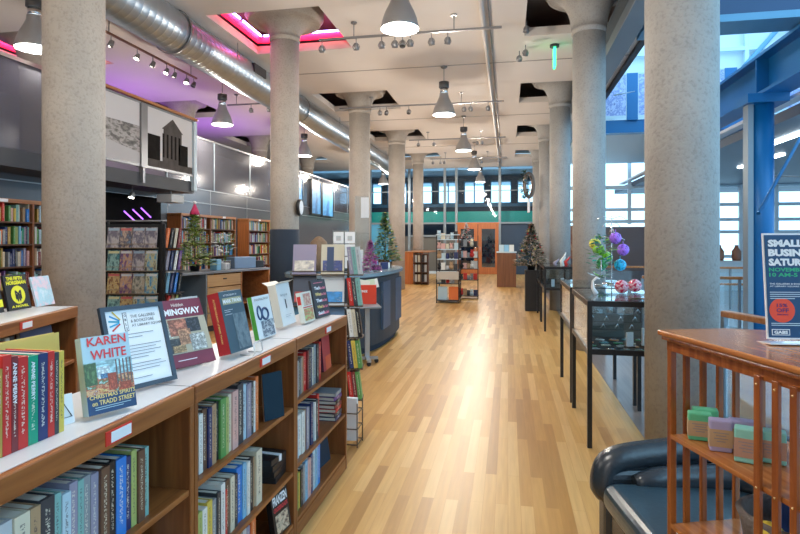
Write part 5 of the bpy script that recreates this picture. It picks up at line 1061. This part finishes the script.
def soap(x, y, c1, c2, label, w=.055, d=.10, h=.115, rz=0):
    t = thing('soap_bar', label, 'soap', wr(x, y, .751), TH + rz, 'boxed soap bars on the rack shelf'); t.scale = (RS,) * 3
    B(-w / 2, w / 2, -d / 2, d / 2, .0, h).build('soap', c1, t, bevel=.006)
    B(-w / 2 - .001, w / 2 + .001, -d / 2 - .001, d / 2 + .001, h * .16, h * .72).build('paper_band', c2, t)
    m = MB()
    for k, f in enumerate((.9, .6, .8, .5)): m.box(-w / 2 - .0016, -w / 2 - .001, -d * .38 * f, d * .38 * f, h * (.6 - .09 * k), h * (.6 - .09 * k) + .003)
    m.build('printed_lines', TL, t)
SG = paint('mint_green_soap', (.10, .50, .28), .45); SL = paint('lavender_soap', (.38, .34, .58), .45); SA = paint('aqua_soap', (.25, .62, .56), .45); KR = paint('kraft_paper', (.48, .33, .20), .7); KP = paint('pinkish_kraft', (.46, .27, .20), .7)
soap(.085, -.10, SG, KR, 'mint green soap with kraft band, front one of the green pair', .05, .09, .115, R(60)); soap(.135, -.065, SG, KR, 'mint green soap with kraft band, rear one of the green pair', .05, .10, .12, R(60))
soap(.085, -.225, SL, KR, 'lavender soap with kraft band standing at the shelf front', .055, .08, .125, R(60)); soap(.19, -.22, SL, KR, 'lavender soap with kraft band behind the aqua one', .06, .10, .115, R(55))
soap(.11, -.345, SA, KP, 'aqua soap with pinkish band at the shelf front', .06, .09, .13, R(50)); soap(.20, -.36, SA, KP, 'aqua soap with pinkish band behind a front slat', .06, .09, .12, R(50))
# framed card and dark bottle bag behind slats
def d_banned(o, w, h, y): title(o, 'BANNED', w * .5, h * .52, y, PAPER, w=w * .8, h=.022, bold=.04); title(o, 'BOOKS', w * .5, h * .42, y, PAPER, w=w * .65, h=.022, bold=.04)
p_ = wr(.40, -.38, 0)
t = thing('dark_gift_bag', 'plum and black bag with white block lettering standing behind the soaps', 'bag', wr(.40, -.38, .751), TH); t.scale = (RS,) * 3
MB().lathe([(.075, 0), (.08, .14), (.075, .24), (.05, .30), (.03, .33)], n=20, sx=.6).build('bag', art('plum_print', [(.05, .015, .04), (.10, .02, .05), (.25, .03, .02), (.02, .015, .02)], 4), t)
m = MB(); text(m, 'BANNED', (-.053, 0, .12), (0, -1, 0), (0, 0, 1), w=.10, h=.024, bold=.04); text(m, 'BOOKS', (-.053, 0, .088), (0, -1, 0), (0, 0, 1), w=.085, h=.024, bold=.04); m.build('lettering', PAPER, t)
t = thing('small_framed_card', 'small white card in a black frame behind the right slats', 'card', wr(.15, -.70, .751), TH + R(60)); t.scale = (RS,) * 3; B(-.05, .05, -.004, .004, 0, .15).build('card', PAPER, t); B(-.02, .03, -.006, -.004, .04, .06).build('gold_mark', GOLD, t); m = B(-.055, .055, -.005, .005, .15, .156).box(-.055, -.05, -.005, .005, 0, .15).box(.05, .055, -.005, .005, 0, .15); m.build('frame', BLACK, t)
# grey basket with blue booklet on lower shelf
t = thing('felt_basket', 'grey felt basket on the lower rack shelf', 'basket', wr(.22, -.42, .361), TH); t.scale = (RS,) * 3
MB().lathe([(.10, 0), (.13, .02), (.15, .16), (.165, .20), (.15, .215), (.135, .20), (.125, .05)], n=28, cap=False, sy=1.15).lathe([(.001, .004), (.12, .004)], n=28, cap=False).build('basket', paint('grey_felt', (.12, .105, .10), .95, noise=.2, bump=.5, scale=60), t)
t = thing('blue_booklet', 'blue and white booklet standing in the grey felt basket', 'booklet', wr(.19, -.42, .375), TH + R(-58)); t.scale = (RS,) * 3; t.rotation_euler = Euler((R(-10), R(20), TH + R(-48)), 'XYZ')
B(-.09, .09, -.006, .006, 0, .25).build('cover', paint('royal_blue_card', (.015, .07, .32), .4), t); B(-.09, .09, -.0075, -.006, .05, .13).build('white_band', PAPER, t); m = MB(); text(m, 'LIBRARY NOTES', (0, -.0085, .09), (1, 0, 0), (0, 0, 1), w=.14, h=.014, bold=.0); m.box(-.03, .03, -.0085, -.006, .18, .186).box(-.02, .02, -.0085, -.006, .17, .173); m.build('lettering', PAPER if 0 else TL, t)
tag(MB().ball((0, 0, .03), .037, 12, sz=.7).build('yellow_pouch', paint('lemon', (.7, .55, .05), .5), loc=wr(.10, -.46, .50)), 'small yellow item resting in the grey felt basket', 'pouch')
for k, (x, y, c) in enumerate(((.2, -.72, 'lilac'), (.22, -.80, 'white'))): shelf_book(wr(x, y, .361), TH, .025, .15, .11, c, '%s book standing on the lower rack shelf behind the slats' % c, 'books on the lower rack shelf')
# poster stand on the rack
PO = wr(.20, -.345, 1.2005); t = thing('poster_stand', 'navy sale poster in a clear stand on top of the wooden rack', 'poster', PO, R(8)); t.scale = (RS * .9,) * 3; t.rotation_euler = Euler((R(-5), 0, R(6)), 'XYZ')
PW, PH = .30, .455
B(-.02, PW + .02, -.05, .06, 0, .006).build('acrylic_foot', CL, t); B(-.006, PW + .006, .0, .008, .02, PH + .02).build('white_border', PAPER, t)
B(.0, PW, -.003, .0, .026, PH + .012).build('navy_print', paint('poster_navy', (.01, .06, .16), .35), t)
def pt(s, x, z, w=None, h=None, mat=PAPER, bold=.03, al='LEFT', y=-.0045, nm='lettering'):
    vs, fs = text_verts(s, bold, 'LEFT'); xs = [v[0] for v in vs]; ys = [v[1] for v in vs]; m = MB(); W_ = max(xs) - min(xs); H_ = max(ys) - min(ys); sy = h / H_; sx = w / W_ if w else sy
    m.add([(x + (v[0] - min(xs)) * sx, y, z + (v[1] - min(ys)) * sy) for v in vs], fs); m.build(nm, mat, t)
GRL = paint('green_lettering', (.03, .42, .20), .5)
pt('SMALL', .012, .415, .145, .032, bold=.06); pt('BUSINESS', .012, .374, .21, .032, bold=.06); pt('SATURDAY', .012, .333, .225, .032, bold=.06)
pt('NOVEMBER 27', .012, .308, .2, .017, GRL); pt('10 AM-5 PM', .012, .286, .17, .017, GRL)
pt('THE GALLERIES & BOOKSTORE', .012, .252, .17, .007, bold=.01); pt('AT LIBRARY SQUARE', .012, .241, .12, .007, bold=.01)
m = MB()
for z, f in ((.218, .9), (.209, 1), (.200, .95), (.191, .5), (.085, 1), (.077, .9)): m.box(.012, .012 + .2 * f, -.0045, -.003, z, z + .003)
m.build('small_print', PALEM, t)
MB().lathe([(.052, 0), (.052, .0012)], n=40, M=Matrix.Translation((.058, -.003, .142)) @ Matrix.Rotation(R(90), 4, 'X')).build('orange_disc', paint('vermilion', (.80, .07, .025), .45), t)
PD = paint('plum_lettering', (.10, .02, .12), .5); pt('15%', .036, .156, .044, .015, PD, y=-.0055); pt('OFF', .034, .133, .05, .018, PD, y=-.0055); pt('EVERYTHING', .036, .121, .045, .006, PD, y=-.0055)
B(.012, .085, -.0045, -.003, .036, .062).build('logo_box', PAPER, t); B(.015, .082, -.0052, -.0045, .039, .059).build('logo_box_inner', paint('poster_navy', (.01, .06, .16), .35), t); pt('GABS', .020, .042, .056, .014, y=-.006, bold=.05)

# ------------------------------------------------------------------ leather armchair
LE = paint('black_leather', (.018, .028, .040), .27, spec=.7, bump=.15, scale=60)
CH = thing('leather_armchair', 'black leather tub armchair with rolled arms behind the wooden rack', 'armchair', (.92, 2.72, 0), R(-22))
def roll(pts, r, name, n=20):
    # smooth path
    P_ = [Vector(p) for p in pts]; out = []
    for i in range(len(P_) - 1):
        p0 = P_[max(i - 1, 0)]; p1 = P_[i]; p2 = P_[i + 1]; p3 = P_[min(i + 2, len(P_) - 1)]
        for k in range(6):
            s = k / 6; out.append(.5 * ((2 * p1) + (-p0 + p2) * s + (2 * p0 - 5 * p1 + 4 * p2 - p3) * s * s + (-p0 + 3 * p1 - 3 * p2 + p3) * s ** 3))
    out.append(P_[-1]); N = len(out); rs = [r * (.55 + .45 * min(1, min(i, N - 1 - i) / 3)) for i in range(N)]
    return MB().tube(out, rs, n).build(name, LE, CH)
# local: +x = back of the chair, -x = front (towards the aisle), +y = far arm
CH.location = (.55, 2.40, 0); CH.rotation_euler = (0, 0, R(10))
LB = paint('painted_sheen_leather', (.02, .045, .065), .28, spec=.7, bump=.12, scale=25)  # cushion copy of the leather, blue sheen painted into its base colour
roll([(.0, .47, .34), (.0, .48, .45), (.06, .49, .52), (.30, .50, .555), (.62, .47, .60), (.80, .25, .64), (.84, .0, .64), (.80, -.12, .62), (.62, -.22, .57), (.30, -.25, .52), (.06, -.25, .50), (.0, -.24, .43), (.0, -.24, .32)], .07, 'rolled_back_and_arms')
roll([(.10, .38, .46), (.35, .385, .48), (.60, .31, .50), (.68, .0, .51), (.60, -.09, .50), (.30, -.14, .47), (.10, -.14, .46)], .06, 'inner_roll')
B(-.02, .80, .41, .545, .06, .50).build('arm_panel', LE, CH, bevel=.04, seg=3); B(-.02, .80, -.31, -.18, .06, .47).build('arm_panel', LE, CH, bevel=.04, seg=3); B(.70, .90, -.20, .42, .06, .58).build('back_panel', LE, CH, bevel=.04, seg=3)
B(.0, .72, -.18, .41, .06, .36).build('base', LE, CH, bevel=.02, seg=3)
B(-.05, .72, -.175, .405, .33, .46).build('seat_cushion', LB, CH, bevel=.055, seg=5)
for x, y in ((.04, -.24), (.04, .46), (.80, -.14), (.80, .36)): MB().lathe([(.022, 0), (.03, .07)], (x, y, 0), 12).build('foot', BLACK, CH)
